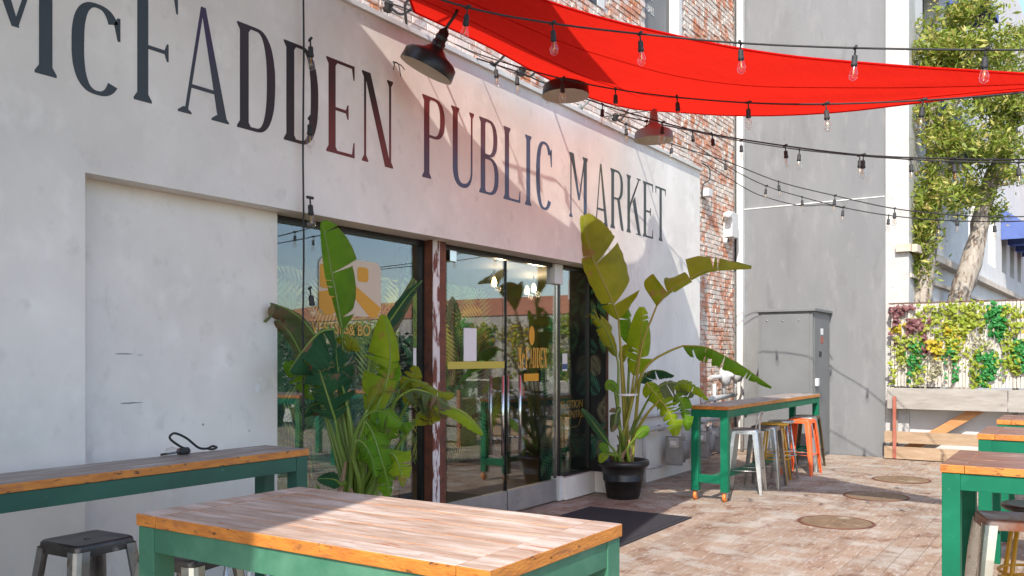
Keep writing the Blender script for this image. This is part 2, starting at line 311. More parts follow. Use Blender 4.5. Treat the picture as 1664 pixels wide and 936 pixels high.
# ------------------------------------------------------------------ mesh helpers
class MB:
    def __init__(s): s.v = []; s.f = []; s.mi = []; s.uv = {}; s.cur = 0; s.smooth = []
    def face(s, idx, sm=False): s.f.append(tuple(idx)); s.mi.append(s.cur); s.smooth.append(sm)
    def box(s, lo, hi, M=None):
        x0, y0, z0 = lo; x1, y1, z1 = hi; b = len(s.v)
        for p in ((x0, y0, z0), (x1, y0, z0), (x1, y1, z0), (x0, y1, z0), (x0, y0, z1), (x1, y0, z1), (x1, y1, z1), (x0, y1, z1)):
            p = Vector(p); s.v.append(M @ p if M else p)
        for q in ((0, 3, 2, 1), (4, 5, 6, 7), (0, 1, 5, 4), (1, 2, 6, 5), (2, 3, 7, 6), (3, 0, 4, 7)): s.face([b + i for i in q])
        return s
    def bbox(s, lo, hi, bev=.004):                       # box with chamfered edges
        lo = Vector(lo); hi = Vector(hi); bm = bmesh.new(); bmesh.ops.create_cube(bm, size=1)
        for v in bm.verts: v.co = Vector([(lo[i] + hi[i]) / 2 + v.co[i] * (hi[i] - lo[i]) for i in range(3)])
        bmesh.ops.bevel(bm, geom=bm.edges[:], offset=bev, segments=2, profile=.6, affect='EDGES')
        s.add_bm(bm); return s
    def add_bm(s, bm, sm=False):
        b = len(s.v); bm.verts.index_update()
        for v in bm.verts: s.v.append(v.co.copy())
        for f in bm.faces: s.face([b + v.index for v in f.verts], sm)
        bm.free()
    def tube(s, pts, r, seg=8, caps=True, sm=True, flat=None):
        pts = [Vector(p) for p in pts]; n = len(pts); rs = r if isinstance(r, (list, tuple)) else [r] * n
        t0 = (pts[1] - pts[0]).normalized(); up = Vector((0, 0, 1)) if abs(t0.z) < .9 else Vector((1, 0, 0))
        a = t0.cross(up).normalized(); rings = []
        for i in range(n):
            t = (pts[min(i + 1, n - 1)] - pts[max(i - 1, 0)]).normalized()
            a = (a - t * a.dot(t)).normalized(); bb = t.cross(a); base = len(s.v)
            for k in range(seg):
                an = 2 * math.pi * k / seg
                s.v.append(pts[i] + (a * math.cos(an) + bb * math.sin(an) * (flat or 1)) * rs[i])
            rings.append(base)
        for i in range(n - 1):
            for k in range(seg):
                k2 = (k + 1) % seg; s.face((rings[i] + k, rings[i] + k2, rings[i + 1] + k2, rings[i + 1] + k), sm)
        if caps:
            s.face([rings[0] + k for k in range(seg)][::-1]); s.face([rings[-1] + k for k in range(seg)])
        return s
    def lathe(s, prof, c=(0, 0, 0), seg=24, M=None, sm=True):
        c = Vector(c); rings = []
        for r, z in prof:
            base = len(s.v)
            for k in range(seg):
                an = 2 * math.pi * k / seg; p = Vector((r * math.cos(an), r * math.sin(an), z))
                s.v.append((M @ p if M else p) + c)
            rings.append(base)
        for i in range(len(rings) - 1):
            for k in range(seg):
                k2 = (k + 1) % seg; s.face((rings[i] + k, rings[i] + k2, rings[i + 1] + k2, rings[i + 1] + k), sm)
        return s
    def cap(s, r, z, c=(0, 0, 0), seg=24, M=None, up=True):
        c = Vector(c); base = len(s.v)
        for k in range(seg):
            an = 2 * math.pi * k / seg; p = Vector((r * math.cos(an), r * math.sin(an), z)); s.v.append((M @ p if M else p) + c)
        idx = [base + k for k in range(seg)]; s.face(idx if up else idx[::-1]); return s
    def prism(s, poly, fn, d0, d1):                      # polygon (a,b) extruded between depths; fn(a,b,d)->point
        b = len(s.v); n = len(poly)
        for p in poly: s.v.append(Vector(fn(p[0], p[1], d0)))
        for p in poly: s.v.append(Vector(fn(p[0], p[1], d1)))
        s.face([b + i for i in range(n)]); s.face([b + n + i for i in range(n)][::-1])
        for i in range(n): j = (i + 1) % n; s.face((b + i, b + n + i, b + n + j, b + j))
        return s
    def mesh(s, name, mats):
        me = bpy.data.meshes.new(name); me.from_pydata([tuple(v) for v in s.v], [], s.f)
        for m in (mats if isinstance(mats, (list, tuple)) else [mats]): me.materials.append(MATS[m] if isinstance(m, str) else m)
        me.polygons.foreach_set('material_index', s.mi); me.polygons.foreach_set('use_smooth', s.smooth)
        if s.uv:
            ul = me.uv_layers.new(name='UVMap'); vi = [0] * len(me.loops); me.loops.foreach_get('vertex_index', vi)
            fl = []
            for i in vi: fl.extend(s.uv.get(i, (0, 0)))
            ul.data.foreach_set('uv', fl)
        me.update(); return me
    def build(s, name, mats, parent=None, fix=False):
        me = s.mesh(name, mats)
        if fix:
            bm = bmesh.new(); bm.from_mesh(me); bmesh.ops.recalc_face_normals(bm, faces=bm.faces[:]); bm.to_mesh(me); bm.free()
        return link(name, me, parent)
def link(name, me, parent=None, loc=None):
    o = bpy.data.objects.new(name, me); col.objects.link(o)
    if parent: o.parent = parent; o.location = Vector((0, 0, 0)) if loc is None else loc
    elif loc is not None: o.location = loc
    if parent: o.matrix_parent_inverse = Matrix.Translation(parent.location).inverted() if parent.type == 'EMPTY' and parent.rotation_euler.z == 0 else Matrix()
    return o
def tag(o, label=None, cat=None, group=None, kind=None):
    if label: o['label'] = label
    if cat: o['category'] = cat
    if group: o['group'] = group
    if kind: o['kind'] = kind
    return o
def empty(name, loc, label, cat, group=None, rz=0):
    o = bpy.data.objects.new(name, None); col.objects.link(o); o.location = loc; o.rotation_euler.z = rz; o.empty_display_size = .1
    return tag(o, label, cat, group)
def copy_tree(o, parent=None):
    c = o.copy(); col.objects.link(c); c.parent = parent
    for ch in list(o.children): copy_tree(ch, c)
    return c
def catmull(pts, n):
    pts = [Vector(p) for p in pts]; q = [pts[0] * 2 - pts[1]] + pts + [pts[-1] * 2 - pts[-2]]; out = []
    m = len(pts) - 1
    for k in range(n + 1):
        f = k / n * m; i = min(int(f), m - 1); t = f - i; a, b, c, d = q[i:i + 4]
        out.append(.5 * ((2 * b) + (c - a) * t + (2 * a - 5 * b + 4 * c - d) * t * t + (3 * b - a - 3 * c + d) * t ** 3))
    return out

# ================================================================== GROUND
g = MB(); g.face([len(g.v) + i for i in range(4)]); g.v += [Vector(p) for p in ((-300, -300, -.05), (400, -300, -.05), (400, 300, -.05), (-300, 300, -.05))]
tag(g.build('ground', 'asphalt'), kind='structure', label='dark asphalt ground beyond the patio')
FY, GY, BY, WX = 4.78, 5.05, 5.25, 15.2          # stucco front, glass line, brick wall, grey wall
patio = MB().box((-9, -6, -.045), (WX + .2, FY + .5, -.012)).build('patio', 'stamped_concrete')
tag(patio, 'patio of stamped concrete in a worn wood plank pattern', kind='structure')
planks = []
PW = .146; rr = random.Random(3)
yrow = -2.2
while yrow < FY - .02:
    x = -2 + rr.random() * 1.0
    while x < WX - .05:
        ln = rr.choice((.75, 1.0, 1.25, 1.5)); x1 = min(x + ln, WX - .03); y1 = min(yrow + PW, FY - .006)
        if x1 - x > .1: planks.append((x, yrow, x1, y1))
        x = x1
    yrow += PW
def plank_px(p):
    cx, cy = (p[0] + p[2]) / 2, (p[1] + p[3]) / 2
    if cx * FW[0] + cy * FW[1] < 1: return 0
    u, v, d = proj((cx, cy, 0))
    if not (845 < u < 1545 and 735 < v < 945): return 0
    return (p[2] - p[0]) / (d * d)
planks.sort(key=plank_px, reverse=True)
def plank_mb(mb, lx, ly, ox=0, oy=0, oz=0):
    g_ = .0014; b = .0025; k = len(mb.v)
    for (ins, z) in ((g_, -.011), (g_, -.003), (g_ + b, 0)):
        for (sx, sy) in ((0, 0), (1, 0), (1, 1), (0, 1)):
            mb.v.append(Vector((ox + (ins if sx == 0 else lx - ins), oy + (ins if sy == 0 else ly - ins), oz + z)))
    for a in (0, 4):
        for i in range(4): j = (i + 1) % 4; mb.face((k + a + i, k + a + j, k + a + 4 + j, k + a + 4 + i))
    mb.face((k + 8, k + 9, k + 10, k + 11))
pm = {}
for p in planks[:300]:
    key = (round(p[2] - p[0], 3), round(p[3] - p[1], 3))
    if key not in pm: mb = MB(); plank_mb(mb, *key); pm[key] = mb.mesh('plank', 'stamped_concrete')
    o = link('plank', pm[key], patio, (p[0], p[1], rr.uniform(-.0012, .0008)))
rest = MB()
for p in planks[300:]: plank_mb(rest, p[2] - p[0], p[3] - p[1], p[0], p[1], rr.uniform(-.0012, .0008))
tag(rest.build('plank_rows', 'stamped_concrete', patio), kind='stuff')

# manhole covers and mat
def disc_cover(c, r, label):
    m = empty('utility_cover', (c[0], c[1], .003), label, 'manhole cover', 'round utility covers in the patio floor')
    b = MB(); b.lathe([(r + .03, .0), (r + .03, .004), (r + .005, .005), (r + .004, .002)], (c[0], c[1], .003), 36); b.build('rim', 'rust', m)
    b = MB(); b.lathe([(r, 0), (r, .004), (r - .01, .006)], (c[0], c[1], .003), 36); b.cap(r - .01, .006, (c[0], c[1], .003), 36); b.build('lid', 'iron_cover', m)
    b = MB()
    for i in range(3):
        y = c[1] - .06 + i * .06; b.box((c[0] - .09, y - .008, .009), (c[0] + .09, y + .008, .0125))
    b.build('raised_mark', 'iron_cover', m)
disc_cover((8.93, 2.08), .33, 'brown round cover nearest the camera in the sunlit patio floor')
disc_cover((10.85, 2.08), .33, 'dark round cover lying in the narrow band of shade')
disc_cover((12.5, 2.08), .33, 'brown round cover farthest away near the grey wall')
mt = MB().box((6.70, 3.345, .003), (8.38, 4.5, .012)); mt = mt.build('door_mat', 'mat_black')
tag(mt, 'large black floor mat in front of the glass doors', 'mat')
MB().box((6.70 + .05, 3.395, .012), (8.33, 4.45, .016)).build('ribbed_panel', 'mat_black', mt)

# ================================================================== MARKET BUILDING
bld = empty('market_building', (6, FY, 0), 'low grey stucco shopfront with painted lettering and glass doors', 'building')
TOPZ, HDZ = 4.37, 2.67
XL, RX0, GX0, PX0, XR = -7.0, 2.85, 4.40, 9.36, 12.28
b = MB()
b.box((XL, FY, 0), (RX0, BY + 1.2, HDZ))                       # left plain wall
b.box((RX0, FY + .15, 0), (GX0, BY + 1.2, HDZ))                # recessed panel
b.box((XL, FY, HDZ), (XR, BY, TOPZ - .03))                     # fascia
b.box((PX0, FY, 0), (XR, BY, HDZ))                             # right pier
b.build('wall', 'stucco', bld)
MB().box((XL, FY - .035, TOPZ - .03), (XR + .02, BY, TOPZ + .012)).build('coping', 'coping', bld)
MB().box((8.66, GY - .09, 0), (PX0, GY + .09, .25)).build('kerb', 'stucco', bld)
MB().box((PX0 - .006, FY + .002, .25), (PX0 - .001, FY + .03, HDZ)).build('trim', 'brown_trim', bld)
# steel post
po = MB().box((6.20, GY - .12, 0), (6.40, GY + .05, HDZ))
o = po.build('post', 'rust', bld); o['label'] = 'rusty brown steel column with peeling white paint'
MB().box((6.203, GY - .126, 0), (6.30, GY - .1205, HDZ)).build('painted_flange', 'rust_white', o)
# glazing
def window(x0, x1, z0, z1, nm='window'):
    f = MB()
    f.box((x0, GY - .03, z0), (x0 + .035, GY + .03, z1)); f.box((x1 - .035, GY - .03, z0), (x1, GY + .03, z1))
    f.box((x0 + .035, GY - .03, z0), (x1 - .035, GY + .03, z0 + .03)); f.box((x0 + .035, GY - .03, z1 - .05), (x1 - .035, GY + .03, z1))
    fo = f.build(nm, 'dark_frame', bld)
    MB().box((x0 + .034, GY - .004, z0 + .029), (x1 - .034, GY + .004, z1 - .049)).build('pane', 'shop_glass', fo)
    return fo
w1 = window(GX0, 6.20, .02, HDZ)
w2 = window(8.60, PX0, .25, HDZ)
def door(x0, x1, hx):
    d = MB().box((x0 + .005, GY - .03, .01), (x1 - .005, GY + .03, .24)).build('door', 'steel_base', bld)
    MB().box((x0 + .006, GY - .006, .235), (x1 - .006, GY + .006, 2.615)).build('pane', 'shop_glass', d)
    for s in (-1, 1):
        h = MB().tube([(hx, GY + s * .075, .62), (hx, GY + s * .075, 1.43)], .016, 12)
        for z in (.78, 1.27): h.tube([(hx, GY + s * .006, z), (hx, GY + s * .075, z)], .011, 8)
        h.build('handle', 'chrome', d)
    return d
d1 = door(6.56, 7.545, 7.40); d2 = door(7.555, 8.56, 7.72)
MB().box((6.38, GY - .03, 2.62), (8.60, GY + .03, HDZ)).build('door_header', 'dark_frame', bld)
MB().box((6.56, GY - .045, 2.52), (6.66, GY + .045, 2.618)).build('patch_fitting', 'chrome', bld)
MB().box((8.46, GY - .06, 2.44), (8.64, GY + .045, 2.66)).build('patch_fitting', 'paper', bld)
MB().box((8.565, GY - .02, .25), (8.598, GY + .02, 2.62)).build('mullion', 'chrome', bld)
MB().box((8.57, GY - .055, 0), (8.655, GY + .055, .27)).build('floor_bracket', 'white_paint', bld)
MB().box((7.546, GY - .02, .01), (7.554, GY + .02, 2.615)).build('door_gap_seal', 'dark_frame', bld)

# room behind the glass
rm = MB()
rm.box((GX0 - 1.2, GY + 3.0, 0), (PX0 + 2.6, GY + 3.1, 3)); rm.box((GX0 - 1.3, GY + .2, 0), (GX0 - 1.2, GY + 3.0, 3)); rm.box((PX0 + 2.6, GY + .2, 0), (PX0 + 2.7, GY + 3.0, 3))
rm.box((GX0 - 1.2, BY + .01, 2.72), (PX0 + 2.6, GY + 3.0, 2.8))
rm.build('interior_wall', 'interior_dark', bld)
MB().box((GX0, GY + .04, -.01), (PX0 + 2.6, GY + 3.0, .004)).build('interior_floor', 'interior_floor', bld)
def frond(mb, c, fn, L_, ang, kind):
    ca, sa = math.cos(ang), math.sin(ang)
    def q(a, b_): return fn(c[0] + a * ca - b_ * sa, c[1] + a * sa + b_ * ca)
    mb.cur = kind; n = 12
    for i in range(n):
        t = i / (n - 1); a0 = L_ * (.12 + .85 * t); wl = L_ * (.42 * math.sin(math.pi * min(1, .18 + .78 * t)) ** .8)
        for s in (-1, 1):
            k = len(mb.v); bend = .55 + .4 * t; wd = L_ * .036
            for (aa, bb) in ((a0, 0), (a0 + wl * bend * .5 + wd, s * wl * .5), (a0 + wl * bend, s * wl), (a0 + wl * bend * .5 - wd, s * wl * .5)): mb.v.append(Vector(q(aa, bb)))
            mb.face((k, k + 1, k + 2, k + 3))
def wallpaper(x0, x1, y, n, z0, z1, seed, size=(.30, .62)):
    r_ = random.Random(seed); mb = MB()
    for i in range(n):
        yy = y - i * .0004
        L_ = r_.uniform(*size); frond(mb, (r_.uniform(x0 + .2, x1 - .2), r_.uniform(z0 + .2, z1 - .2)), lambda a, b_: (min(max(a, x0), x1), yy, min(max(b_, z0), z1)), L_, r_.uniform(0, 6.28), r_.choice((0, 0, 1, 1, 2, 3)))
    return mb.build('wallpaper', ['print_leaf_%d' % i for i in range(4)], bld)
wallpaper(GX0 - 1.1, PX0 + 2.5, GY + 2.99, 230, .05, 2.7, 1, (.5, 1.0))
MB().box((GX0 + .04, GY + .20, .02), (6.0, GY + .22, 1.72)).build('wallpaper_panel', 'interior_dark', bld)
wallpaper(GX0 + .04, 6.0, GY + .195, 150, .03, 1.72, 2, (.34, .66))
wallpaper(GX0 + .04, GX0 + .42, GY + .145, 26, .9, 2.2, 5, (.3, .5))
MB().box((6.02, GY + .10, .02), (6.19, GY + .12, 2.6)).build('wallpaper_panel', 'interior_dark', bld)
wallpaper(6.02, 6.19, GY + .095, 16, .03, 2.6, 3, (.2, .3))
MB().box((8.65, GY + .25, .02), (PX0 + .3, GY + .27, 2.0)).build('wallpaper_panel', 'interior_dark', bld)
wallpaper(8.65, PX0 + .3, GY + .245, 40, .03, 2.0, 4)
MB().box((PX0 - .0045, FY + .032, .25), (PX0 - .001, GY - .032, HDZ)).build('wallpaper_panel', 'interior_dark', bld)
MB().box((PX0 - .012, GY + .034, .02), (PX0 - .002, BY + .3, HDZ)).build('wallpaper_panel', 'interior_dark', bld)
jm = MB(); rj = random.Random(8)
for i in range(26):
    xx = PX0 - .006 - i * .0003
    frond(jm, (rj.uniform(FY + .07, GY - .06), rj.uniform(.35, 2.6)), lambda a, b_: (xx, min(max(a, FY + .034), GY - .034), min(max(b_, .27), 2.66)), rj.uniform(.2, .34), rj.uniform(0, 6.28), rj.choice((0, 1, 1, 3)))
jm.build('wallpaper', ['print_leaf_%d' % i for i in range(4)], bld)
# lit pendant bulbs inside
em = bpy.data.materials.new('lit_bulb'); N, L = nodes(em); N['Principled BSDF'].inputs['Emission Color'].default_value = (1, .55, .15, 1); N['Principled BSDF'].inputs['Emission Strength'].default_value = 5; MATS['lit_bulb'] = em
for i, (x, y) in enumerate(((9.1, GY + 1.2), (10.2, GY + 1.3), (10.5, GY + 1.6))):
    pe = empty('pendant_lamp', (x, y, 2.3), ('glowing bare bulb behind the top of the glass doors nearest the rusty post', 'small glowing bulb behind the right glass door', 'glowing bulb hanging deepest inside behind the right door')[i], 'lamp', 'pendant lamps inside the shop')
    MB().tube([(x, y, 2.72), (x, y, 2.61)], .008, 6).build('cord', 'black', pe)
    MB().lathe([(.0, -.05), (.025, -.04), (.035, 0), (.02, .05), (.015, .07)], (x, y, 2.55), 12).build('bulb', 'lit_bulb', pe)
    pl_ = bpy.data.lights.new('pendant_light', 'POINT'); pl_.energy = 14; pl_.color = (1, .72, .42); pl_.shadow_soft_size = .04; plo = bpy.data.objects.new('pendant_light', pl_); col.objects.link(plo); plo.location = (x, y - .09, 2.47)

# ------------------------------------------------------------------ lettering
def stemp(x, T, h, s=.03, z0=0, top=True, bot=True):
    p = []
    if bot: p += [(x - s, z0), (x + T + s, z0), (x + T + s, z0 + .014), (x + T, z0 + .05)]
    else: p += [(x, z0), (x + T, z0)]
    if top: p += [(x + T, z0 + h - .05), (x + T + s, z0 + h - .014), (x + T + s, z0 + h), (x - s, z0 + h), (x - s, z0 + h - .014), (x, z0 + h - .05)]
    else: p += [(x + T, z0 + h), (x, z0 + h)]
    if bot: p += [(x, z0 + .05), (x - s, z0 + .014)]
    return [p]
def ringp(cx, cz, rx, rz, T, t, a0, a1, n=22, pw=2.4):
    out = []; pr = None
    for i in range(n + 1):
        a = rad(a0 + (a1 - a0) * i / n); c, s_ = math.cos(a), math.sin(a)
        f = lambda q: math.copysign(abs(q) ** (2 / pw), q)
        o_ = (cx + rx * f(c), cz + rz * f(s_)); i_ = (cx + (rx - T) * f(c), cz + (rz - t) * f(s_))
        if pr: out.append([pr[0], o_, i_, pr[1]])
        pr = (o_, i_)
    return out
def diag(x0, z0, x1, z1, wd): return [[(x0, z0), (x0 + wd, z0), (x1 + wd, z1), (x1, z1)]]
def arm(x0, x1, z, t, up, dn): # thin arm with a vertical serif at its right end
    return [[(x0, z), (x1 - .028, z), (x1 - .012, z - dn), (x1, z - dn), (x1, z + t + up), (x1 - .012, z + t + up), (x1 - .028, z + t), (x0, z + t)]]
def glyph(ch, w_, h, k=1.0):
    T, t, s = .074 * k, .024 * k, .024 * k
    if ch == 'I': return stemp((w_ - T) / 2, T, h, s)
    if ch == 'L': return stemp(s, T, h, s) + arm(s + T, w_, 0, t, .13 * h, 0)
    if ch == 'T': return stemp((w_ - T) / 2, T, h - t, s, top=False) + [[(0, h), (0, h - .13 * h), (.012, h - .13 * h), (.03, h - t), (w_ - .03, h - t), (w_ - .012, h - .13 * h), (w_, h - .13 * h), (w_, h)]]
    if ch in 'EF':
        p = stemp(s, T, h, s) + arm(s + T, w_, h - t, t, 0, .12 * h) + arm(s + T, w_ * .78, h * .46, t, .06 * h, .06 * h)
        if ch == 'E': p += arm(s + T, w_, 0, t, .13 * h, 0)
        return p
    if ch == 'D': return stemp(s, T, h, s) + [[(s + T, h - t), (w_ * .5, h - t), (w_ * .5, h), (s + T, h)], [(s + T, 0), (w_ * .5, 0), (w_ * .5, t), (s + T, t)]] + ringp(w_ * .5, h / 2, w_ * .5, h / 2, T, t, -90, 90)
    if ch in 'PR':
        hb = .5 * h; p = stemp(s, T, h, s) + [[(s + T, h - t), (w_ * .5, h - t), (w_ * .5, h), (s + T, h)], [(s + T, h - hb), (w_ * .5, h - hb), (w_ * .5, h - hb + t), (s + T, h - hb + t)]] + ringp(w_ * .5, h - hb / 2, w_ * .46, hb / 2, T * .9, t, -90, 90)
        if ch == 'R': p += [[(w_ * .52, h - hb), (w_ * .52 + T * .9, h - hb + .01), (w_ - T * .2, .10 * h), (w_, .03 * h), (w_, 0), (w_ - T * .7, 0), (w_ - T * 1.15, .08 * h)]]
        return p
    if ch == 'B':
        hb = .5 * h; p = stemp(s, T, h, s)
        for (z, hh, ww) in ((0, hb, w_), (h - hb, hb, w_ * .93)):
            p += [[(s + T, z), (ww * .5, z), (ww * .5, z + t), (s + T, z + t)], [(s + T, z + hh - t), (ww * .5, z + hh - t), (ww * .5, z + hh), (s + T, z + hh)]] + ringp(ww * .5, z + hh / 2, ww * .5, hh / 2, T * .9, t, -90, 90)
        return p
    if ch == 'U':
        rz = .26 * h
        return stemp(s, T, h - rz, s, z0=rz, bot=False) + stemp(w_ - s - t, t, h - rz, s, z0=rz, bot=False) + ringp(w_ / 2, rz, w_ / 2 - s, rz, T, t * 1.6, 180, 270) + ringp(w_ / 2, rz, w_ / 2 - s, rz, t, t * 1.6, 270, 360)
    if ch in 'Cc':
        p = ringp(w_ * .52, h / 2, w_ * .52, h / 2, T, t, 38, 318, 40, 2.6)
        return p + [[(w_ - .018, h * .66), (w_, h * .66), (w_, h * .92), (w_ - .018, h * .92), (w_ - .04, h * .84)]]
    if ch == 'A':
        ax = w_ * .48
        return diag(w_ * .12, 0, ax - t * .5, h, t) + [[(w_ * .80, 0), (w_ * .80 + T, 0), (ax + t, h), (ax - t * .5, h)]] + [[(w_ * .22, h * .24), (w_ * .74, h * .24), (w_ * .74, h * .24 + t), (w_ * .22, h * .24 + t)]] + \
            [[(0, 0), (w_ * .26, 0), (w_ * .26, .012), (w_ * .15, .04), (w_ * .10, .04), (0, .012)]] + [[(w_ * .66, 0), (w_ + .01, 0), (w_ + .01, .012), (w_ * .95, .04), (w_ * .76, .04), (w_ * .66, .012)]]
    if ch == 'N': return stemp(s, t, h, s) + stemp(w_ - s - t, t, h, s) + [[(s, h), (s + T, h), (w_ - s, 0), (w_ - s - T, 0)]]
    if ch == 'M':
        m_ = w_ * .47
        return stemp(s, t, h, s) + stemp(w_ - s - T, T, h, s) + [[(s, h), (s + T, h), (m_ + T * .55, h * .30), (m_, h * .30)]] + [[(m_ + T * .1, h * .30), (m_ + T * .45, h * .30), (w_ - s - T * .5, h), (w_ - s - T * .85, h)]]
    if ch == 'K':
        return stemp(s, T, h, s) + [[(s + T, h * .42), (w_ * .92 - t, h), (w_ * .92 + t * .3, h), (s + T, h * .42 + t * 3.2)]] + [[(w_ * .42, h * .56), (w_ * .42 + T, h * .66), (w_, 0), (w_ - T, 0)]] + [[(w_ * .72, h - .014), (w_, h - .014), (w_, h), (w_ * .72, h)], [(w_ * .68, 0), (w_ + .015, 0), (w_ + .015, .014), (w_ * .68, .014)]]
    return []
SL = (.035, .042, .046); PU = (.040, .022, .060); BK = (.014, .013, .014); MA = (.13, .025, .022); NV = (.055, .085, .16); GN = (.045, .058, .056); OL = (.075, .078, .045)
LET = [('M', -52, 92, 1, SL, SL), ('c', 116, 195.5, 0, SL, SL), ('F', 217, 289, 1, SL, SL), ('A', 289, 370, 0, PU, SL), ('D', 385, 447, 0, (.03, .013, .02), BK), ('D', 461, 517, 0, BK, (.022, .014, .014)),
       ('E', 530, 576, 0, (.05, .014, .014), MA), ('N', 588, 638.5, 0, BK, MA), ('P', 686, 724, 0, MA, (.06, .05, .09)), ('U', 733, 770, 0, MA, NV), ('B', 778.6, 810, 0, (.10, .045, .06), NV), ('L', 818, 845.4, 0, (.085, .05, .07), NV),
       ('I', 852, 864.5, 0, NV, NV), ('C', 871, 896.6, 0, NV, NV), ('M', 925, 955, 0, GN, NV), ('A', 965, 987, 0, OL, GN), ('R', 991.7, 1013, 0, GN, GN), ('K', 1018, 1040.8, 0, GN, GN), ('E', 1044.6, 1061, 0, GN, GN), ('T', 1065, 1081.7, 0, GN, GN)]
for ch, u0, u1, big, top, bot in LET:
    x0 = onY(u0, 200, FY).x; x1 = onY(u1, 200, FY).x; h = .712; zb = 3.162
    if ch == 'c': h = .525; zb = 3.128
    mb = MB()
    for i, poly in enumerate(glyph(ch, x1 - x0, h)):
        mb.prism(poly, lambda a, c, d: (x0 + a, d, zb + c), FY - .0015 - .0004 * (i % 4), FY - .0005)
    mb.build('letter', grad_mat('paint_' + ch + str(int(u0)), top, bot), bld, fix=True)

# scuffs and chipped paint on the recessed panel
rsc = random.Random(6)
for (u, v, wd, hh, m) in ((202, 575, .17, .012, 'meter_grey'), (212, 655, .20, .014, 'meter_grey'), (418, 630, .05, .07, 'paper'), (424, 616, .03, .03, 'paper'), (228, 577, .05, .006, 'meter_grey'), (330, 690, .02, .02, 'meter_grey'), (405, 700, .015, .02, 'meter_grey')):
    p = onY(u, v, FY + .15); pts = [(p.x + wd / 2 * math.cos(rad(a)) * rsc.uniform(.5, 1), p.z + hh / 2 * math.sin(rad(a)) * rsc.uniform(.4, 1)) for a in range(0, 360, 24)]
    MB().prism(pts, lambda a, c, d: (a, d, c), FY + .1485, FY + .1495).build('scuff', m, bld, fix=True)
# graphics on the glass
def glass_text(word, x0, z0, h, adv, parent, mat, yoff=-.008, name='lettering', k=.3):
    mb = MB(); x = x0; y = GY + yoff
    for ch in word:
        if ch != ' ':
            for i, poly in enumerate(glyph(ch, adv * (.86 if ch != 'c' else .7), h * (.72 if ch == 'c' else 1), k)): mb.prism(poly, lambda a, c, d: (x + a, d, z0 + c), y - .0004 * (i % 3), y + .0006)
        x += adv
    return mb.build(name, mat, parent, fix=True)
def font_text(body, origin, size, mat, parent, xs=1.0, name='lettering', outline=False):
    cu = bpy.data.curves.new('t', 'FONT'); cu.body = body; cu.size = size; cu.extrude = .0015
    to = bpy.data.objects.new('t', cu); col.objects.link(to); dg = bpy.context.evaluated_depsgraph_get(); me = bpy.data.meshes.new_from_object(to.evaluated_get(dg))
    bpy.data.objects.remove(to)
    for v in me.vertices: v.co = Vector((origin[0] + v.co.x * xs, origin[1] + v.co.z * -1, origin[2] + v.co.y))
    me.materials.clear(); me.materials.append(MATS[mat]); return link(name, me, parent)
d2p = d2
glass_text('McFADDEN', 7.79, 1.50, .22, .074, d2, 'gold_print', k=.24)
mb = MB().box((7.90, GY - .0095, 1.36), (8.20, GY - .007, 1.44)); mb.build('gold_bar', 'amber_print', d2)
mb = MB(); mb.lathe([(.0, 0), (.07, 0)], (0, 0, 0), 20, Matrix.Translation((8.06, GY - .009, 1.85)) @ Matrix.Rotation(rad(90), 4, 'X') @ Matrix.Scale(1.5, 4, (0, 1, 0)) @ Matrix.Scale(.8, 4, (1, 0, 0))); mb.build('emblem', 'amber_print', d2)
font_text('TUSTIN', (7.97, GY - .008, 1.27), .05, 'gold_print', d2) if False else None
MB().box((6.82, GY - .012, 1.58), (7.03, GY - .008, 1.90)).build('notice', 'paper', d1)
MB().box((6.57, GY - .0085, 1.505), (7.53, GY - .007, 1.575)).build('tape_band', 'lime_tape', d1)
MB().box((8.72, GY - .0085, 1.46), (8.83, GY - .006, 1.66)).build('sticker', 'paper', w2)
MB().box((8.72, GY - .0105, 1.48), (8.83, GY - .009, 1.54)).build('sticker_band', 'sticker_blue', w2)
MB().box((6.07, GY - .0085, 1.33), (6.11, GY - .006, 1.70)).build('sticker', 'paper', w1)
font_text('MILOTION', (8.72, GY + .05, 1.02), .13, 'gold_print', w2, .95)
font_text('CENTRO', (8.86, GY + .05, .90), .13, 'gold_print', w2, .95)
mb = MB()
for (a, c) in (((8.74, .98), (8.92, .78)), ((9.32, .95), (9.2, .80)), ((8.92, .78), (9.2, .80))): mb.tube([(a[0], GY + .055, a[1]), (c[0], GY + .055, c[1])], .004, 5)
mb.build('sign_frame', 'gold_print', w2)
def rrect(x0, z0, x1, z1, r, n=6):
    p = []
    for cx, cz, a in ((x1 - r, z1 - r, 0), (x0 + r, z1 - r, 90), (x0 + r, z0 + r, 180), (x1 - r, z0 + r, 270)):
        for i in range(n + 1): an = rad(a + 90 * i / n); p.append((cx + r * math.cos(an), cz + r * math.sin(an)))
    return p
lx0, lx1 = onY(517, 470, GY).x, onY(618, 470, GY).x
lz1, lz0 = onY(560, 420, GY).z, onY(560, 513, GY).z
MB().prism(rrect(lx0, lz0, lx1, lz1, .08), lambda a, c, d: (a, d, c), GY - .0075, GY - .0055).build('logo_panel', 'cream_print', w1, fix=True)
mb = MB(); hh = lz1 - lz0; ww = lx1 - lx0
mb.prism([(lx0, lz0 + .06), (lx0 + .06, lz0), (lx0 + ww * .2, lz0), (lx0 + ww * .52, lz0 + hh * .36), (lx0 + ww * .8, lz0), (lx1 - .05, lz0), (lx1, lz0 + .08), (lx0 + ww * .55, lz0 + hh * .55), (lx0, lz0 + hh * .38)], lambda a, c, d: (a, d, c), GY - .010, GY - .008)
mb.prism(rrect(lx0 + .01, lz0 + hh * .45, lx0 + ww * .16, lz0 + hh * .86, .03), lambda a, c, d: (a, d, c), GY - .010, GY - .008)
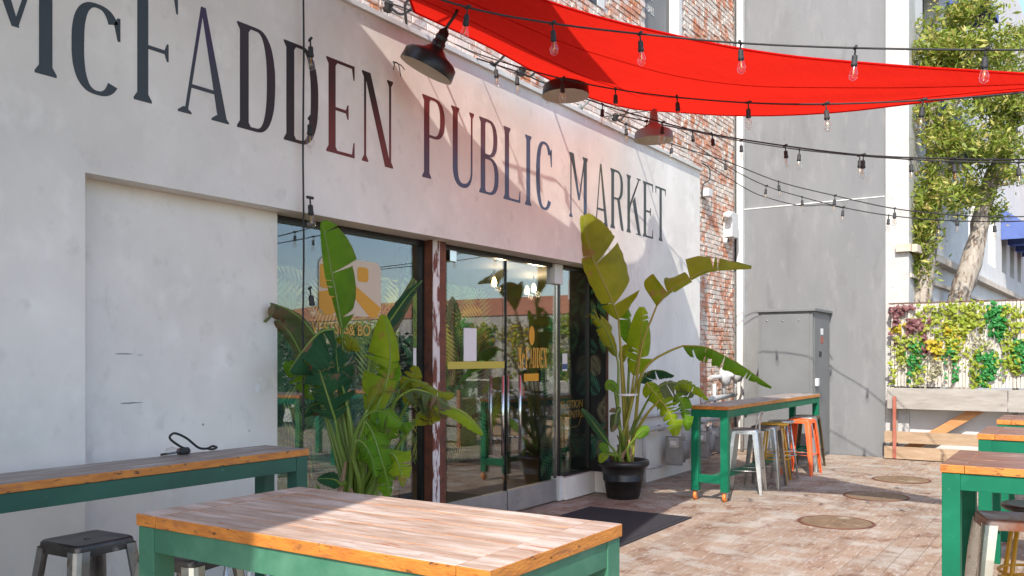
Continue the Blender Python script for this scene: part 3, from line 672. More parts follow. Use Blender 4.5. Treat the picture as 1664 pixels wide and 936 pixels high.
mb.prism(rrect(lx0 + ww * .60, lz0 + hh * .62, lx0 + ww * .78, lz0 + hh * .88, .03), lambda a, c, d: (a, d, c), GY - .010, GY - .008)
mb.build('logo', 'amber_print', w1, fix=True)
font_text('& BO', (onY(565, 530, GY).x, GY - .008, onY(565, 545, GY).z), .13, 'gold_print', w1, .88)
font_text('VESTSIG', (onY(505, 530, GY).x, GY - .008, onY(505, 541, GY).z), .13, 'gold_print', w1, .88)

# ================================================================== BRICK BUILDING
bb = empty('brick_building', (10, BY, 0), 'old red brick building with worn pale brickwork behind the shopfront', 'building')
WZ = 9.2
wx0, wx1, wz0 = 11.42, 12.70, 6.22
b = MB()
b.box((4.2, BY + .012, 2.85), (wx0, BY + .35, WZ)); b.box((wx1, BY + .012, 2.85), (WX, BY + .35, WZ)); b.box((wx0, BY + .012, 2.85), (wx1, BY + .35, wz0)); b.box((XR - .25, BY + .012, 0), (WX, BY + .35, 2.85))
b.build('wall', 'mortar', bb)
fo = MB()
fo.box((wx1 - .12, BY - .02, wz0), (wx1, BY + .2, WZ)); fo.box((wx0, BY + .05, wz0), (wx0 + .06, BY + .2, WZ)); fo.box((wx0 + .06, BY + .05, wz0), (wx1 - .12, BY + .2, wz0 + .08))
fo = fo.build('window', 'white_paint', bb)
MB().box((wx0 + .05, BY + .14, wz0 + .07), (wx1 - .11, BY + .16, WZ)).build('pane', 'dark_pane', fo)
pan = MB().box((wx0 + .05, BY + .11, wz0 + .10), (wx1 - .30, BY + .125, WZ)).build('sign_board', 'cabinet', fo)
font_text('PINBALL', (wx0 + .10, BY + .105, wz0 + .40), .16, 'white_paint', fo, .72)
MB().box((wx0 + .12, BY + .103, wz0 + .60), (wx0 + .45, BY + .106, wz0 + .612)).build('sign_rule', 'white_paint', fo)
# second upper window whose white jamb shows above the sail
w_b = MB().box((9.95, BY - .01, 6.1), (10.15, BY + .05, WZ)).build('window', 'white_paint', bb)
MB().box((9.4, BY - .004, 6.1), (9.95, BY + .03, WZ)).build('pane', 'dark_pane', w_b)
bricks = []; rb = random.Random(12); BW, BH = .222, .076
z = .0; row = 0
while z < WZ - .08:
    x = 4.3 + (row % 2) * BW / 2
    while x < WX - .12:
        xa, xb = x, min(x + BW, WX - .1); x += BW
        if z < TOPZ - .02 and xb < XR + .25: continue
        if xb > wx0 and xa < wx1 and z + BH > wz0: continue
        if xb > 9.38 and xa < 10.16 and z + BH > 6.08: continue
        if xb - xa < .07: continue
        bricks.append((xa, z, xb - xa))
    z += BH; row += 1
def bscore(p):
    u, v, d = proj((p[0] + .1, BY, p[1] + .03))
    if u < 555 or u > 1200 or v < 0 or v > 760: return 0
    sail = 27 + (u - 680) * .47 if u < 960 else 160 + (u - 960) * .1
    if u > 660 and v < sail and v > sail - 160 + max(0, (u - 1000) * .1): return 0
    return 1 / (d * d)
bricks.sort(key=bscore, reverse=True)
def brick_mb(mb, wd, o=(0, 0, 0), dep=.0):
    k = len(mb.v); m = .006; c = .005
    for (ins, y) in ((m, .014), (m, -dep + c), (m + c, -dep)):
        for (sx, sz) in ((0, 0), (1, 0), (1, 1), (0, 1)):
            mb.v.append(Vector((o[0] + (ins if sx == 0 else wd - ins) + rb.uniform(-.002, .002), o[1] + y, o[2] + (ins if sz == 0 else BH - ins) + rb.uniform(-.002, .002))))
    for a in (0, 4):
        for i in range(4): j = (i + 1) % 4; mb.face((k + a + i, k + a + j, k + a + 4 + j, k + a + 4 + i))
    mb.face((k + 8, k + 9, k + 10, k + 11))
bm_ = {}
for i, p in enumerate(bricks[:300]):
    key = (round(p[2], 2), i % 5)
    if key not in bm_: mb = MB(); brick_mb(mb, p[2], dep=rb.uniform(.0, .008)); bm_[key] = mb.mesh('brick', 'brick_pale')
    link('brick', bm_[key], bb, (p[0], BY, p[1]))
restA, restB = MB(), MB()
for p in bricks[300:]:
    pale = p[1] < 5.4 and p[0] < 10.5 + rb.uniform(-1, 1)
    brick_mb(restA if pale else restB, p[2], (p[0], BY, p[1]), rb.uniform(-.004, .010))
tag(restA.build('brickwork', 'brick_pale', bb), kind='stuff'); tag(restB.build('brickwork', 'brick', bb), kind='stuff')

# ================================================================== OFFICE BUILDING (grey side, white front)
ob = empty('office_building', (WX, 2.77, 0), 'tall building with smooth grey side wall and white front with blue awnings', 'building')
b = MB()
b.box((WX, 2.77, 0), (WX + .6, 9, 4.22)); b.box((WX + .045, 2.772, 4.22), (WX + .6, 9, 12.5)); b.build('side_wall', 'grey_wall', ob)
MB().box((WX + .004, 2.42, 0), (WX + .6, 2.768, 12.5)).build('corner_pier', 'pier_stucco', ob)
MB().box((WX - .10, BY - .16, 0), (WX - .004, BY - .05, 12.5)).build('downspout', 'white_paint', ob)
MB().box((WX - .02, BY - .05, 0), (WX - .002, BY - .005, 12.5)).build('joint_strip', 'dark_frame', ob)
MB().box((WX - .008, 2.78, 4.210), (WX + .044, BY - .06, 4.226)).build('white_strip', 'white_paint', ob)  # thin white line along the top of the lower wall
MB().box((WX - .08, 2.38, 3.30), (WX + .6, 2.60, 3.42)).build('ledge', 'ledge', ob)
ANG = rad(-2.3)
MW = Matrix.Translation((WX + .6, 2.44, 0)) @ Matrix.Rotation(ANG, 4, 'Z')
def wb(mb, lo, hi): mb.box(lo, hi, MW)
wins = [(1.0, 2.3, 4.3, 6.0), (3.1, 4.4, 4.3, 6.0), (5.6, 6.9, 3.9, 5.4), (8.6, 9.9, 3.9, 5.4), (11.2, 12.2, 3.9, 5.2), (13.0, 14.0, 3.9, 5.2), (14.8, 15.8, 3.9, 5.2), (.7, 2.2, 7.2, 9.2), (3.1, 4.5, 7.2, 9.2), (5.6, 7.0, 7.2, 9.2), (8.6, 9.9, 7.2, 9.2)]
b = MB()                                             # white front with real openings: columns of wall between windows
xs = sorted({0.0, 19.0} | {q for w_ in wins for q in w_[:2]})
for i in range(len(xs) - 1):
    a, c = xs[i], xs[i + 1]; zs = [0.0]
    for (x0, x1, z0, z1) in sorted(wins, key=lambda q: q[2]):
        if x0 <= a + 1e-6 and x1 >= c - 1e-6: zs += [z0, z1]
    zs.append(12.5)
    for k in range(0, len(zs), 2): wb(b, (a, 0, zs[k]), (c, .5, zs[k + 1]))
b.build('front_wall', 'white_wall', ob)
for (x0, x1, z0, z1) in wins:
    f = MB(); wb(f, (x0, .18, z0), (x0 + .07, .3, z1)); wb(f, (x1 - .07, .18, z0), (x1, .3, z1)); wb(f, (x0 + .07, .18, z0), (x1 - .07, .3, z0 + .07)); wb(f, (x0 + .07, .18, z1 - .07), (x1 - .07, .3, z1)); wb(f, ((x0 + x1) / 2 - .03, .18, z0 + .07), ((x0 + x1) / 2 + .03, .3, z1 - .07))
    fo = f.build('window', 'white_paint', ob); q = MB(); wb(q, (x0 + .06, .24, z0 + .06), (x1 - .06, .26, z1 - .06)); q.build('pane', 'dark_pane', fo)
b = MB(); wb(b, (-.55, -.16, 3.30), (19, -.001, 3.42)); b.build('ledge', 'ledge', ob)
b = MB(); wb(b, (-.5, -.07, 2.9), (19, -.001, 2.96)); b.build('ledge', 'ledge', ob)
def awning(x0, x1, z0, z1, dp):
    b = MB(); k = len(b.v)
    for x in (x0, x1):
        for (y, z) in ((-.005, z1), (-.005, z0), (-dp, z0), (-dp, z0 + .14)): b.v.append(MW @ Vector((x, y, z)))
    b.face((k, k + 1, k + 2, k + 3)); b.face((k + 7, k + 6, k + 5, k + 4)); b.face((k, k + 3, k + 7, k + 4)); b.face((k + 3, k + 2, k + 6, k + 7))
    b.build('awning', 'blue_awning', ob)
for a in ((.85, 2.45, 5.6, 6.35, .55), (2.95, 4.55, 5.6, 6.35, .55), (11.0, 12.4, 4.75, 5.6, .9), (12.8, 14.2, 4.75, 5.6, .9), (14.6, 16.0, 4.75, 5.6, .9), (.6, 2.3, 8.4, 9.6, .7), (3.0, 4.6, 8.4, 9.6, .7)): awning(*a)

# electrical cabinet
ec = empty('electrical_cabinet', (14.6, 4.07, 0), 'tall grey metal utility cabinet against the grey wall', 'cabinet')
cx0, cx1, cy0, cy1, cz = 14.12, WX - .004, 3.64, 4.50, 2.34
MB().bbox((cx0, cy0, .0), (cx1, cy1, cz), .006).build('body', 'cabinet', ec)
MB().bbox((cx0 - .05, cy0 - .05, cz), (cx1, cy1 + .05, cz + .045), .006).build('lid', 'cabinet', ec)
MB().bbox((cx0 - .016, cy0 + .05, .06), (cx0, cy1 - .05, cz - .04), .004).build('door', 'cabinet', ec)
dd = MB().bbox((cx0 + .05, cy0 - .014, .06), (cx1 - .06, cy0, cz - .04), .004).build('side_door', 'cabinet', ec)
MB().bbox((cx0 + .10, cy0 - .05, 1.16), (cx0 + .22, cy0 - .014, 1.28), .006).build('latch', 'paper', dd)
for (x, z, hh, m) in ((14.55, 1.98, .10, 'paper'), (14.55, 1.84, .11, 'red_post'), (14.45, 1.62, .09, 'black')): MB().box((x, cy0 - .017, z), (x + .16, cy0 - .0145, z + hh)).build('warning_label', m, dd)
for i in range(3): MB().lathe([(.0, -.012), (.012, -.01), (.014, 0)], (0, 0, 0), 8, Matrix.Translation((cx0 - .016, 3.85 + i * .25, 2.2)) @ Matrix.Rotation(rad(90), 4, 'Y')).build('bolt', 'chrome', ec)

# ================================================================== BAR TABLES
def plank_part(lo, hi, parent, top, edge='wood_edge', name='plank'):
    mb = MB(); mb.bbox(lo, hi, .003)
    o = mb.build(name, [top, edge], parent)
    for p in o.data.polygons: p.material_index = 0 if p.normal.z > .6 else 1
    return o
def bar_table(x0, x1, y0, y1, zt, label, top, frame, along='y', n=5, leg=.085, wheels=False, low_rail=None, mid=None, group='green framed wooden bar tables', end=.11):
    t = empty('bar_table', ((x0 + x1) / 2, (y0 + y1) / 2, 0), label, 'table', group)
    th = .042; g_ = .002; rq = random.Random(int(x0 * 100))
    if along == 'y':
        plank_part((x0, y0, zt - th), (x1, y0 + end, zt), t, top); plank_part((x0, y1 - end, zt - th), (x1, y1, zt), t, top)
        for i in range(n):
            a = x0 + (x1 - x0) * i / n; c = x0 + (x1 - x0) * (i + 1) / n
            plank_part((a + (g_ if i else 0), y0 + end + g_, zt - th + .0), (c - (g_ if i < n - 1 else 0), y1 - end - g_, zt - rq.uniform(0, .002)), t, top)
    else:
        for i in range(n):
            a = y0 + (y1 - y0) * i / n; c = y0 + (y1 - y0) * (i + 1) / n
            plank_part((x0, a + (g_ if i else 0), zt - th), (x1, c - (g_ if i < n - 1 else 0), zt - rq.uniform(0, .002)), t, top)
    zb = zt - th - .002; i_ = .006; ap = .085
    fx0, fx1, fy0, fy1 = x0 + i_, x1 - i_, y0 + i_, y1 - i_
    zl = .11 if wheels else 0
    for (lx, ly) in ((fx0, fy0), (fx1 - leg, fy0), (fx0, fy1 - leg), (fx1 - leg, fy1 - leg)): MB().bbox((lx, ly, zl), (lx + leg, ly + leg, zb), .004).build('leg', frame, t)
    if mid:
        for lx in mid: 
            for ly in (fy0, fy1 - leg): MB().bbox((lx, ly, zl), (lx + leg, ly + leg, zb - ap), .004).build('leg', frame, t)
    MB().bbox((fx0 + leg, fy0 + .004, zb - ap), (fx1 - leg, fy0 + .05, zb), .003).build('apron', frame, t)
    MB().bbox((fx0 + leg, fy1 - .05, zb - ap), (fx1 - leg, fy1 - .004, zb), .003).build('apron', frame, t)
    MB().bbox((fx0 + .004, fy0 + leg, zb - ap), (fx0 + .05, fy1 - leg, zb), .003).build('apron', frame, t)
    MB().bbox((fx1 - .05, fy0 + leg, zb - ap), (fx1 - .004, fy1 - leg, zb), .003).build('apron', frame, t)
    if low_rail:
        MB().bbox((fx0 + .012, fy0 + leg, low_rail), (fx0 + .07, fy1 - leg, low_rail + .09), .003).build('rail', frame, t)
        MB().bbox((fx1 - .07, fy0 + leg, low_rail), (fx1 - .012, fy1 - leg, low_rail + .09), .003).build('rail', frame, t)
        ym = (fy0 + fy1) / 2; MB().bbox((fx0 + .07, ym - .03, low_rail + .01), (fx1 - .07, ym + .03, low_rail + .075), .003).build('rail', frame, t)
    if wheels:
        for (lx, ly) in ((fx0 + leg / 2, fy0 + leg / 2), (fx1 - leg / 2, fy0 + leg / 2), (fx0 + leg / 2, fy1 - leg / 2), (fx1 - leg / 2, fy1 - leg / 2)):
            c = MB().box((lx - .05, ly - .05, .102), (lx + .05, ly + .05, .11))
            c.box((lx - .035, ly - .026, .045), (lx + .02, ly - .022, .102)); c.box((lx - .035, ly + .022, .045), (lx + .02, ly + .026, .102))
            c = c.build('caster', 'chrome', t)
            Mw = Matrix.Translation((lx - .01, ly, .052)) @ Matrix.Rotation(rad(90), 4, 'X')
            MB().lathe([(.018, -.016), (.046, -.018), (.052, -.01), (.052, .01), (.046, .018), (.018, .016)], (0, 0, 0), 20, Mw).build('wheel', 'wheel_orange', c)
            MB().lathe([(.0, -.02), (.02, -.02), (.02, .02), (0, .02)], (0, 0, 0), 12, Mw).build('hub', 'chrome', c)
    return t
bar_table(1.86, 2.625, 1.29, 2.805, 1.07, 'large green framed wooden bar table in the foreground, half in sun', 'wood_top', 'green_pale', n=5)
bar_table(.10, 3.755, 3.93, 4.315, 1.07, 'long narrow wooden bar with dark green frame along the left wall', 'wood_top_grey', 'green_dark', along='x', n=3, mid=(1.3,))
bar_table(9.47, 13.45, 3.36, 3.80, 1.07, 'long wheeled bar table with a row of mixed stools by the grey cabinet', 'wood_top_grey', 'green_paint', along='x', n=3, wheels=True, low_rail=.20)
bar_table(4.985, 5.80, -.86, .645, 1.07, 'nearest bright green framed bar table at the right edge', 'wood_top_red', 'green_paint', n=5)
bar_table(7.12, 7.93, -.86, .68, 1.07, 'second bright green bar table from the front at right', 'wood_top_red', 'green_paint', n=5)
bar_table(8.80, 9.60, -.86, .69, 1.07, 'third wooden bar table from the front at the right edge', 'wood_top_red', 'green_paint', n=5)
bar_table(10.6, 11.4, -.86, .50, 1.07, 'farthest wooden bar table at the right edge of the picture', 'wood_top_red', 'green_paint', n=5)

# ================================================================== STOOLS
def rounded_sq(a, r, n=4):
    p = []
    for cx, cy, st in ((a - r, a - r, 0), (-a + r, a - r, 90), (-a + r, -a + r, 180), (a - r, -a + r, 270)):
        for i in range(n + 1): an = rad(st + 90 * i / n); p.append((cx + r * math.cos(an), cy + r * math.sin(an)))
    return p
def metal_stool(label, mat, seat_mat=None, back=False, group='metal bar stools'):
    t = empty('bar_stool', (0, 0, 0), label, 'stool', group); zs = .76
    mb = MB(); rings = []
    for (a, r, z) in ((.158, .035, zs - .055), (.155, .035, zs - .02), (.153, .035, zs - .008), (.145, .032, zs), (.130, .028, zs - .004), (.018, .017, zs - .006)):
        b0 = len(mb.v)
        for q in rounded_sq(a, r): mb.v.append(Vector((q[0], q[1], z)))
        rings.append(b0)
    n = 20
    for i in range(len(rings) - 1):
        for k in range(n): mb.face((rings[i] + k, rings[i] + (k + 1) % n, rings[i + 1] + (k + 1) % n, rings[i + 1] + k), True)
    mb.build('seat', seat_mat or mat, t)
    for sx in (-1, 1):
        for sy in (-1, 1):
            lg = MB(); rr_ = []
            for (c, wd, z) in ((.128, .034, zs - .03), (.150, .033, .55), (.172, .028, .33), (.192, .022, .12), (.204, .016, .0)):
                b0 = len(lg.v); cx, cy = sx * c, sy * c
                for q in ((1, -1), (1, .2), (.75, .75), (.2, 1), (-1, 1), (-1, .55), (.45, .45), (.55, -1)): lg.v.append(Vector((cx + sx * q[0] * wd, cy + sy * q[1] * wd, z)))
                rr_.append(b0)
            for i in range(4):
                for k in range(8):
                    q = (rr_[i] + k, rr_[i] + (k + 1) % 8, rr_[i + 1] + (k + 1) % 8, rr_[i + 1] + k); lg.face(q if sx * sy < 0 else q[::-1])
            lg.face([rr_[-1] + k for k in range(8)])
            lg.build('leg', mat, t, fix=True)
    for (a, c) in (((-1, -1), (1, -1)), ((1, -1), (1, 1)), ((1, 1), (-1, 1)), ((-1, 1), (-1, -1))):
        MB().tube([(a[0] * .178, a[1] * .178, .27), (c[0] * .178, c[1] * .178, .27)], .008, 6, flat=.6).build('crossbar', mat, t)
    if back:
        bk = MB().tube(catmull([(-.13, .13, zs - .01), (-.145, .15, zs + .10), (-.135, .17, zs + .17), (-.08, .185, zs + .20), (.08, .185, zs + .20), (.135, .17, zs + .17), (.145, .15, zs + .10), (.13, .13, zs - .01)], 28), .009, 8).build('back_frame', mat, t)
        MB().bbox((-.045, .160, zs - .01), (.045, .168, zs + .195), .003).build('back_splat', mat, t)
    return t
def round_stool(label, mat, seat_mat=None, group='metal bar stools'):
    t = empty('bar_stool', (0, 0, 0), label, 'stool', group); zs = .76
    b_ = MB(); b_.lathe([(.165, zs - .035), (.178, zs - .02), (.178, zs - .006), (.165, zs), (.13, zs - .004)], seg=28); b_.cap(.13, zs - .004, seg=28); b_.build('seat', seat_mat or mat, t)
    for k in range(4):
        an = rad(45 + 90 * k); c, s_ = math.cos(an), math.sin(an)
        MB().tube([(c * .13, s_ * .13, zs - .03), (c * .25, s_ * .25, 0)], .013, 8).build('leg', mat, t)
    for z, r_ in ((.30, .197), (.36, .19)):
        MB().tube([(r_ * math.cos(rad(15 * k)), r_ * math.sin(rad(15 * k)), z) for k in range(25)], .009, 6, caps=False).build('foot_ring', mat, t)
    return t
def put(t, x, y, rz): t.location = (x, y, .0); t.rotation_euler.z = rad(rz); return t
put(metal_stool('silver metal bar stool with a low back at the near end of the row', 'silver', back=True), 10.38, 3.46, -170)
put(metal_stool('scuffed gunmetal stool second in the row at the wheeled bar', 'gunmetal'), 10.95, 3.40, 4)
put(round_stool('yellow tubular stool with a round seat at the wheeled bar', 'yellow'), 11.50, 3.45, 8)
put(round_stool('pale grey round stool between the yellow and orange stools', 'silver'), 11.97, 3.50, 30)
put(metal_stool('bright orange red metal bar stool at the wheeled bar', 'orange'), 12.44, 3.36, -3)
put(metal_stool('pale silver stool right behind the orange stool', 'silver'), 12.86, 3.44, 5)
put(metal_stool('bronze coloured stool at the far end of the row', 'bronze'), 13.25, 3.5, 0)
put(metal_stool('dark gunmetal stool tucked under the long left bar', 'gunmetal', 'gunmetal_seat'), 2.39, 3.99, 3)
put(metal_stool('worn metal stool half hidden behind the foreground table', 'brass_steel', 'gunmetal_seat'), 2.48, 3.34, 12)
put(round_stool('grey tubular stool with a foot ring behind the foreground table', 'silver'), 2.93, 3.42, 20)
put(metal_stool('shiny steel stool with rusty seat under the nearest right table', 'brass_steel', 'rust_seat'), 5.46, .36, 16)
put(round_stool('yellow stool with round dark seat behind the shiny steel stool', 'yellow', 'gunmetal_seat'), 5.98, .27, 10)

# cord left lying on the left bar
cp = [onZ(u, v, z) for (u, v, z) in ((262, 739, 1.078), (288, 735, 1.078), (308, 733, 1.08))] + [onY(u, v, 4.30) for (u, v) in ((292, 725), (276, 712), (284, 704), (303, 712), (322, 727))] + [onZ(u, v, 1.079) for (u, v) in ((336, 729), (345, 725), (352, 727), (345, 730), (338, 729))]
cd = empty('corded_bulb', cp[0], 'spare bulb on a black looped cord lying on the long left bar', 'light bulb')
MB().tube(catmull(cp, 60), .007, 7).build('cable', 'black_rubber', cd)
lp = onZ(280, 735, 1.095)
MB().lathe([(0, -.05), (.026, -.03), (.03, 0), (.02, .03), (.017, .045)], (0, 0, 0), 12, Matrix.Translation(lp) @ Matrix.Rotation(rad(90), 4, 'Y')).build('bulb', 'bulb_glass', cd)
MB().lathe([(.019, .04), (.021, .10), (.01, .11)], (0, 0, 0), 10, Matrix.Translation(lp) @ Matrix.Rotation(rad(90), 4, 'Y')).build('socket', 'black_rubber', cd)

# ================================================================== SHADE SAILS
def sail(name, label, near, far, nu=44, nv=22, sag=.06, mat='red_sail', lines=()):
    a = catmull(near, nu); c = catmull(far, nu); mb = MB(); rq = random.Random(5)
    for i in range(nu + 1):
        for j in range(nv + 1):
            t = j / nv; p = a[i].lerp(c[i], t); wv = math.sin(math.pi * t) * math.sin(math.pi * i / nu)
            p.z -= sag * wv; p.z += .012 * wv * math.sin(9 * t + i * .35) + .007 * wv * math.sin(31 * t + .5 * math.sin(i * .4)) * (i / nu); mb.v.append(p)
    for i in range(nu):
        for j in range(nv): k = i * (nv + 1) + j; mb.face((k, k + nv + 1, k + nv + 2, k + 1), True)
    e = empty(name, near[0], label, 'shade sail', 'shade sails over the patio')
    mb.build('fabric', mat, e)
    for q in (a, c): MB().tube(q, .010, 6).build('hem', mat, e)
    MB().tube([a[0], c[0]], .010, 6).build('hem', mat, e)
    for j in (nv // 3, 2 * nv // 3): MB().tube([mb.v[i * (nv + 1) + j] + Vector((0, 0, -.004)) for i in range(nu + 1)], .005, 5, flat=.5).build('seam', mat, e)
    for (p, q) in lines: MB().tube([p, q], .006, 6).build('strap', 'black_rubber', e)
    return e
T1 = (7.2, -.2, 3.45); C1 = (5.55, 4.60, 4.43); C2 = (9.88, 4.42, 4.62); C0 = (4.75, 4.12, 4.46)
near1 = [C0, (5.02, 3.68, 4.325), (5.47, 3.33, 4.22), (5.94, 2.98, 4.135), (6.62, 2.14, 3.95), (7.0, 1.26, 3.79), (7.10, .25, 3.56), T1]
far1 = [C1, (5.97, 4.48, 4.39), (7.13, 4.38, 4.31), (8.05, 4.30, 4.29), (9.2, 4.33, 4.45), C2, (9.3, 3.4, 4.27), (8.6, 2.2, 3.94), (7.89, 1.07, 3.71), (7.49, .31, 3.58), T1]
def resamp(pts, n):
    q = catmull(pts, 200); ln = [0]
    for i in range(200): ln.append(ln[-1] + (q[i + 1] - q[i]).length)
    out = []
    for k in range(n + 1):
        d = ln[-1] * k / n; i = next((j for j in range(200) if ln[j + 1] >= d - 1e-9), 199); out.append(q[i].lerp(q[i + 1], (d - ln[i]) / max(1e-9, ln[i + 1] - ln[i])))
    return out
sail('shade_sail', 'red fabric shade sail stretched from the brick wall over the patio', resamp(near1, 12), resamp(far1, 24)[::2], lines=((C2, (10.15, BY + .02, 4.72)), (C1, (5.35, BY + .02, 4.75)), (T1, (7.32, -.42, 3.5)), (C0, (4.1, 4.7, 4.7))))
sail('shade_sail', 'grey shade sail overhead whose tip shades the red sail', [(-4, 1.0, 5.1), (0, 1.95, 5.15), (4.5, 2.99, 5.22), (6.5, 3.46, 5.25)], [(-4, 4.72, 5.1), (1.2, 4.72, 4.45), (3.5, 4.50, 5.36), (4.65, 4.02, 5.44), (6.5, 3.46, 5.25)], sag=.03, mat='grey_sail', lines=(((6.5, 3.46, 5.25), (7.4, 3.6, 5.5)),))
sail('shade_sail', 'grey shade sail overhead shading the left half of the foreground table', [(-6, .3, 4.9), (-1.6, 1.08, 4.9), (1.48, 1.76, 4.9), (2.51, 2.0, 4.9), (3.53, 2.19, 4.9), (4.49, 2.29, 4.9), (5.39, 2.36, 4.9)], [(-6, 3.6, 4.9), (-2, 3.55, 4.9), (1.5, 3.4, 4.9), (3.4, 3.25, 4.9), (4.55, 3.02, 4.9), (5.0, 2.6, 4.9), (5.39, 2.36, 4.9)], sag=.03, mat='grey_sail')
for (x, y, h_, lb) in ((7.36, -.5, 4.2, 'black steel post holding the tip of the red sail'), (10.9, -.55, 3.7, 'black steel post holding the lower string lights')):
    pe = empty('light_post', (x, y, 0), lb, 'post', 'steel posts holding the lights')
    MB().tube([(x, y, .02), (x, y, h_)], .04, 14).build('pole', 'black', pe); MB().bbox((x - .1, y - .1, 0), (x + .1, y + .1, .02), .004).build('base_plate', 'black', pe)

# ================================================================== BARN LAMPS
def barn_lamp(c, up, mat, label, wallx, r=.225):
    c = Vector(c); up = Vector(up).normalized(); M = up.to_track_quat('Z', 'Y').to_matrix().to_4x4()
    e = empty('barn_lamp', c, label, 'lamp', 'gooseneck barn lamps over the lettering')
    MB().lathe([(r, 0), (r, .012), (r * .97, .09), (r * .86, .115), (r * .50, .15), (.075, .185), (.055, .20)], c, 36, M).build('shade', mat, e)
    MB().lathe([(r * .99, .001), (r * .955, .085), (r * .84, .108), (r * .48, .14), (.0, .16)], c, 36, M).build('reflector', 'lamp_inside', e)
    nk = MB().lathe([(.056, .19), (.056, .24), (.047, .25), (.047, .27), (.05, .275), (.05, .295), (.043, .30), (.043, .33), (.030, .345), (.018, .36)], c, 18, M).build('neck', mat, e)
    MB().lathe([(.05, .208), (.052, .212), (.05, .216)], c, 18, M).build('collar', 'chrome', nk)
    p0 = c + up * .355; p1 = c + up * .55; top = Vector((c.x + (wallx - c.x) * .5, (c.y + BY) / 2, p1.z + .22))
    w0 = Vector((wallx, BY - .02, p1.z - .02))
    MB().tube(catmull([p0, p1, p1.lerp(top, .6) + Vector((0, 0, .05)), top, w0 + Vector((0, -.18, .12)), w0], 30), .013, 8).build('gooseneck', mat, e)
    MB().lathe([(.0, 0), (.055, .0), (.055, .015), (.02, .02)], (0, 0, 0), 16, Matrix.Translation((wallx, BY - .004, w0.z)) @ Matrix.Rotation(rad(90), 4, 'X')).build('wall_plate', mat, e)
lc = P(692, 114, 7.0)
barn_lamp(lc, Vector((RT[0], RT[1], 0)) * .44 + Vector((0, 0, .88)) + Vector((FW[0], FW[1], 0)) * -.06, 'lamp_black', 'glossy black barn lamp tilted at the end of the word in front of the wall', lc.x + .5)
barn_lamp((7.36, 4.22, 4.13), (.02, .02, 1), 'lamp_black', 'middle barn lamp with its pale underside showing below the red sail', 7.6)
barn_lamp((9.47, 4.25, 4.14), (0, 0, 1), 'lamp_grey', 'grey barn lamp nearest the grey wall', 9.5)

# ================================================================== STRING LIGHTS
sk = MB(); sk.tube([(0, 0, .012), (0, 0, -.055)], .006, 6); sk.lathe([(.0, -.048), (.016, -.05), (.019, -.06), (.019, -.10), (.022, -.104), (.022, -.118), (.018, -.124)], seg=12); sk.tube([(-.03, 0, .004), (.03, 0, .004)], .011, 6)
sk = sk.mesh('socket', 'black_rubber')
bk = MB(); bk.lathe([(.016, -.122), (.02, -.14), (.030, -.170), (.031, -.182), (.026, -.205), (.012, -.218), (.0, -.221)], seg=14); bk = bk.mesh('bulb', 'bulb_glass')
fl = MB(); fl.tube([(-.004, 0, -.125), (-.008, 0, -.17), (0, 0, -.185), (.008, 0, -.17), (.004, 0, -.125)], .0018, 4); fl = fl.mesh('filament', 'gold_print')
def strand(pts, bulbs, label, r=.007, vertical=False, P3=None):
    q = P3 if P3 else [P(*p) for p in pts]; c = catmull(q, 70)
    e = empty('string_light', q[0], label, 'string light', 'festoon strings of clear bulbs')
    MB().tube(c, r, 6).build('cable', 'black_rubber', e)
    rq = random.Random(int(q[0].x * 77 + len(bulbs)))
    for bu in bulbs:
        if vertical: k = min(range(len(c)), key=lambda i: abs(proj(c[i])[1] - bu))
        else: k = min(range(len(c)), key=lambda i: abs(proj(c[i])[0] - bu))
        p = c[k] + Vector((0, 0, -.004))
        if not vertical and 0 < k < len(c) - 1:
            un, u0 = proj(c[k + 1])[0], proj(c[k])[0]
            if abs(un - u0) > 1e-6: p = c[k].lerp(c[k + 1], max(-1, min(1, (bu - u0) / (un - u0))))
        if vertical: p = p + Vector((.035, -.03, 0))
        o = link('socket', sk, e, p); o.rotation_euler = (rq.uniform(-.12, .12), rq.uniform(-.12, .12), A + rq.uniform(-.6, .6))
        d = o.rotation_euler.copy()
        b_ = bpy.data.objects.new('bulb', bk); col.objects.link(b_); b_.parent = o
        f_ = bpy.data.objects.new('filament', fl); col.objects.link(f_); f_.parent = o
    return e
strand([(600, -40, 5.9), (760, 12, 6.0), (898, 38, 6.15), (1040, 55, 6.2), (1203, 70, 6.2), (1390, 78, 6.0), (1601, 81, 5.75), (1690, 80, 5.7), (1880, 74, 5.6)], (760, 898, 1040, 1203, 1390, 1601), 'topmost string of bulbs crossing in front of the upper edge of the sail')
strand([(740, 72, 8.3), (773, 86, 8.1), (840, 108, 7.9), (914, 128, 7.7), (1000, 145, 7.8), (1100, 158, 7.7), (1216, 167, 7.3), (1342, 169, 6.8), (1500, 163, 6.4), (1664, 150, 5.9), (1880, 120, 5.6)], (914, 1000, 1100, 1216, 1342, 1500), 'string of bulbs following the lower edge of the red sail')
strand([(775, 95, 7.8), (850, 120, 8.4), (887, 136, 8.7), (979, 170, 9.2), (1077, 199, 9.4), (1157, 218, 9.2), (1276, 237, 8.8), (1403, 252, 8.2), (1549, 258, 7.6), (1664, 259, 7.0), (1850, 252, 6.0)], (805, 840, 887, 979, 1077, 1157, 1276, 1403, 1549), 'string of bulbs running just below the sail from the fascia to the tree')
strand([(1000, 186, 9.9), (1050, 197, 10.2), (1125, 213, 10.4), (1204, 229, 10.0), (1299, 243, 9.5), (1397, 253, 9.0), (1480, 259, 8.6), (1545, 262, 8.4), (1655, 264, 8.0), (1830, 262, 7.0)], (1050, 1125, 1204, 1299, 1397, 1480, 1655), 'thin string of bulbs almost hidden behind the one below the sail')
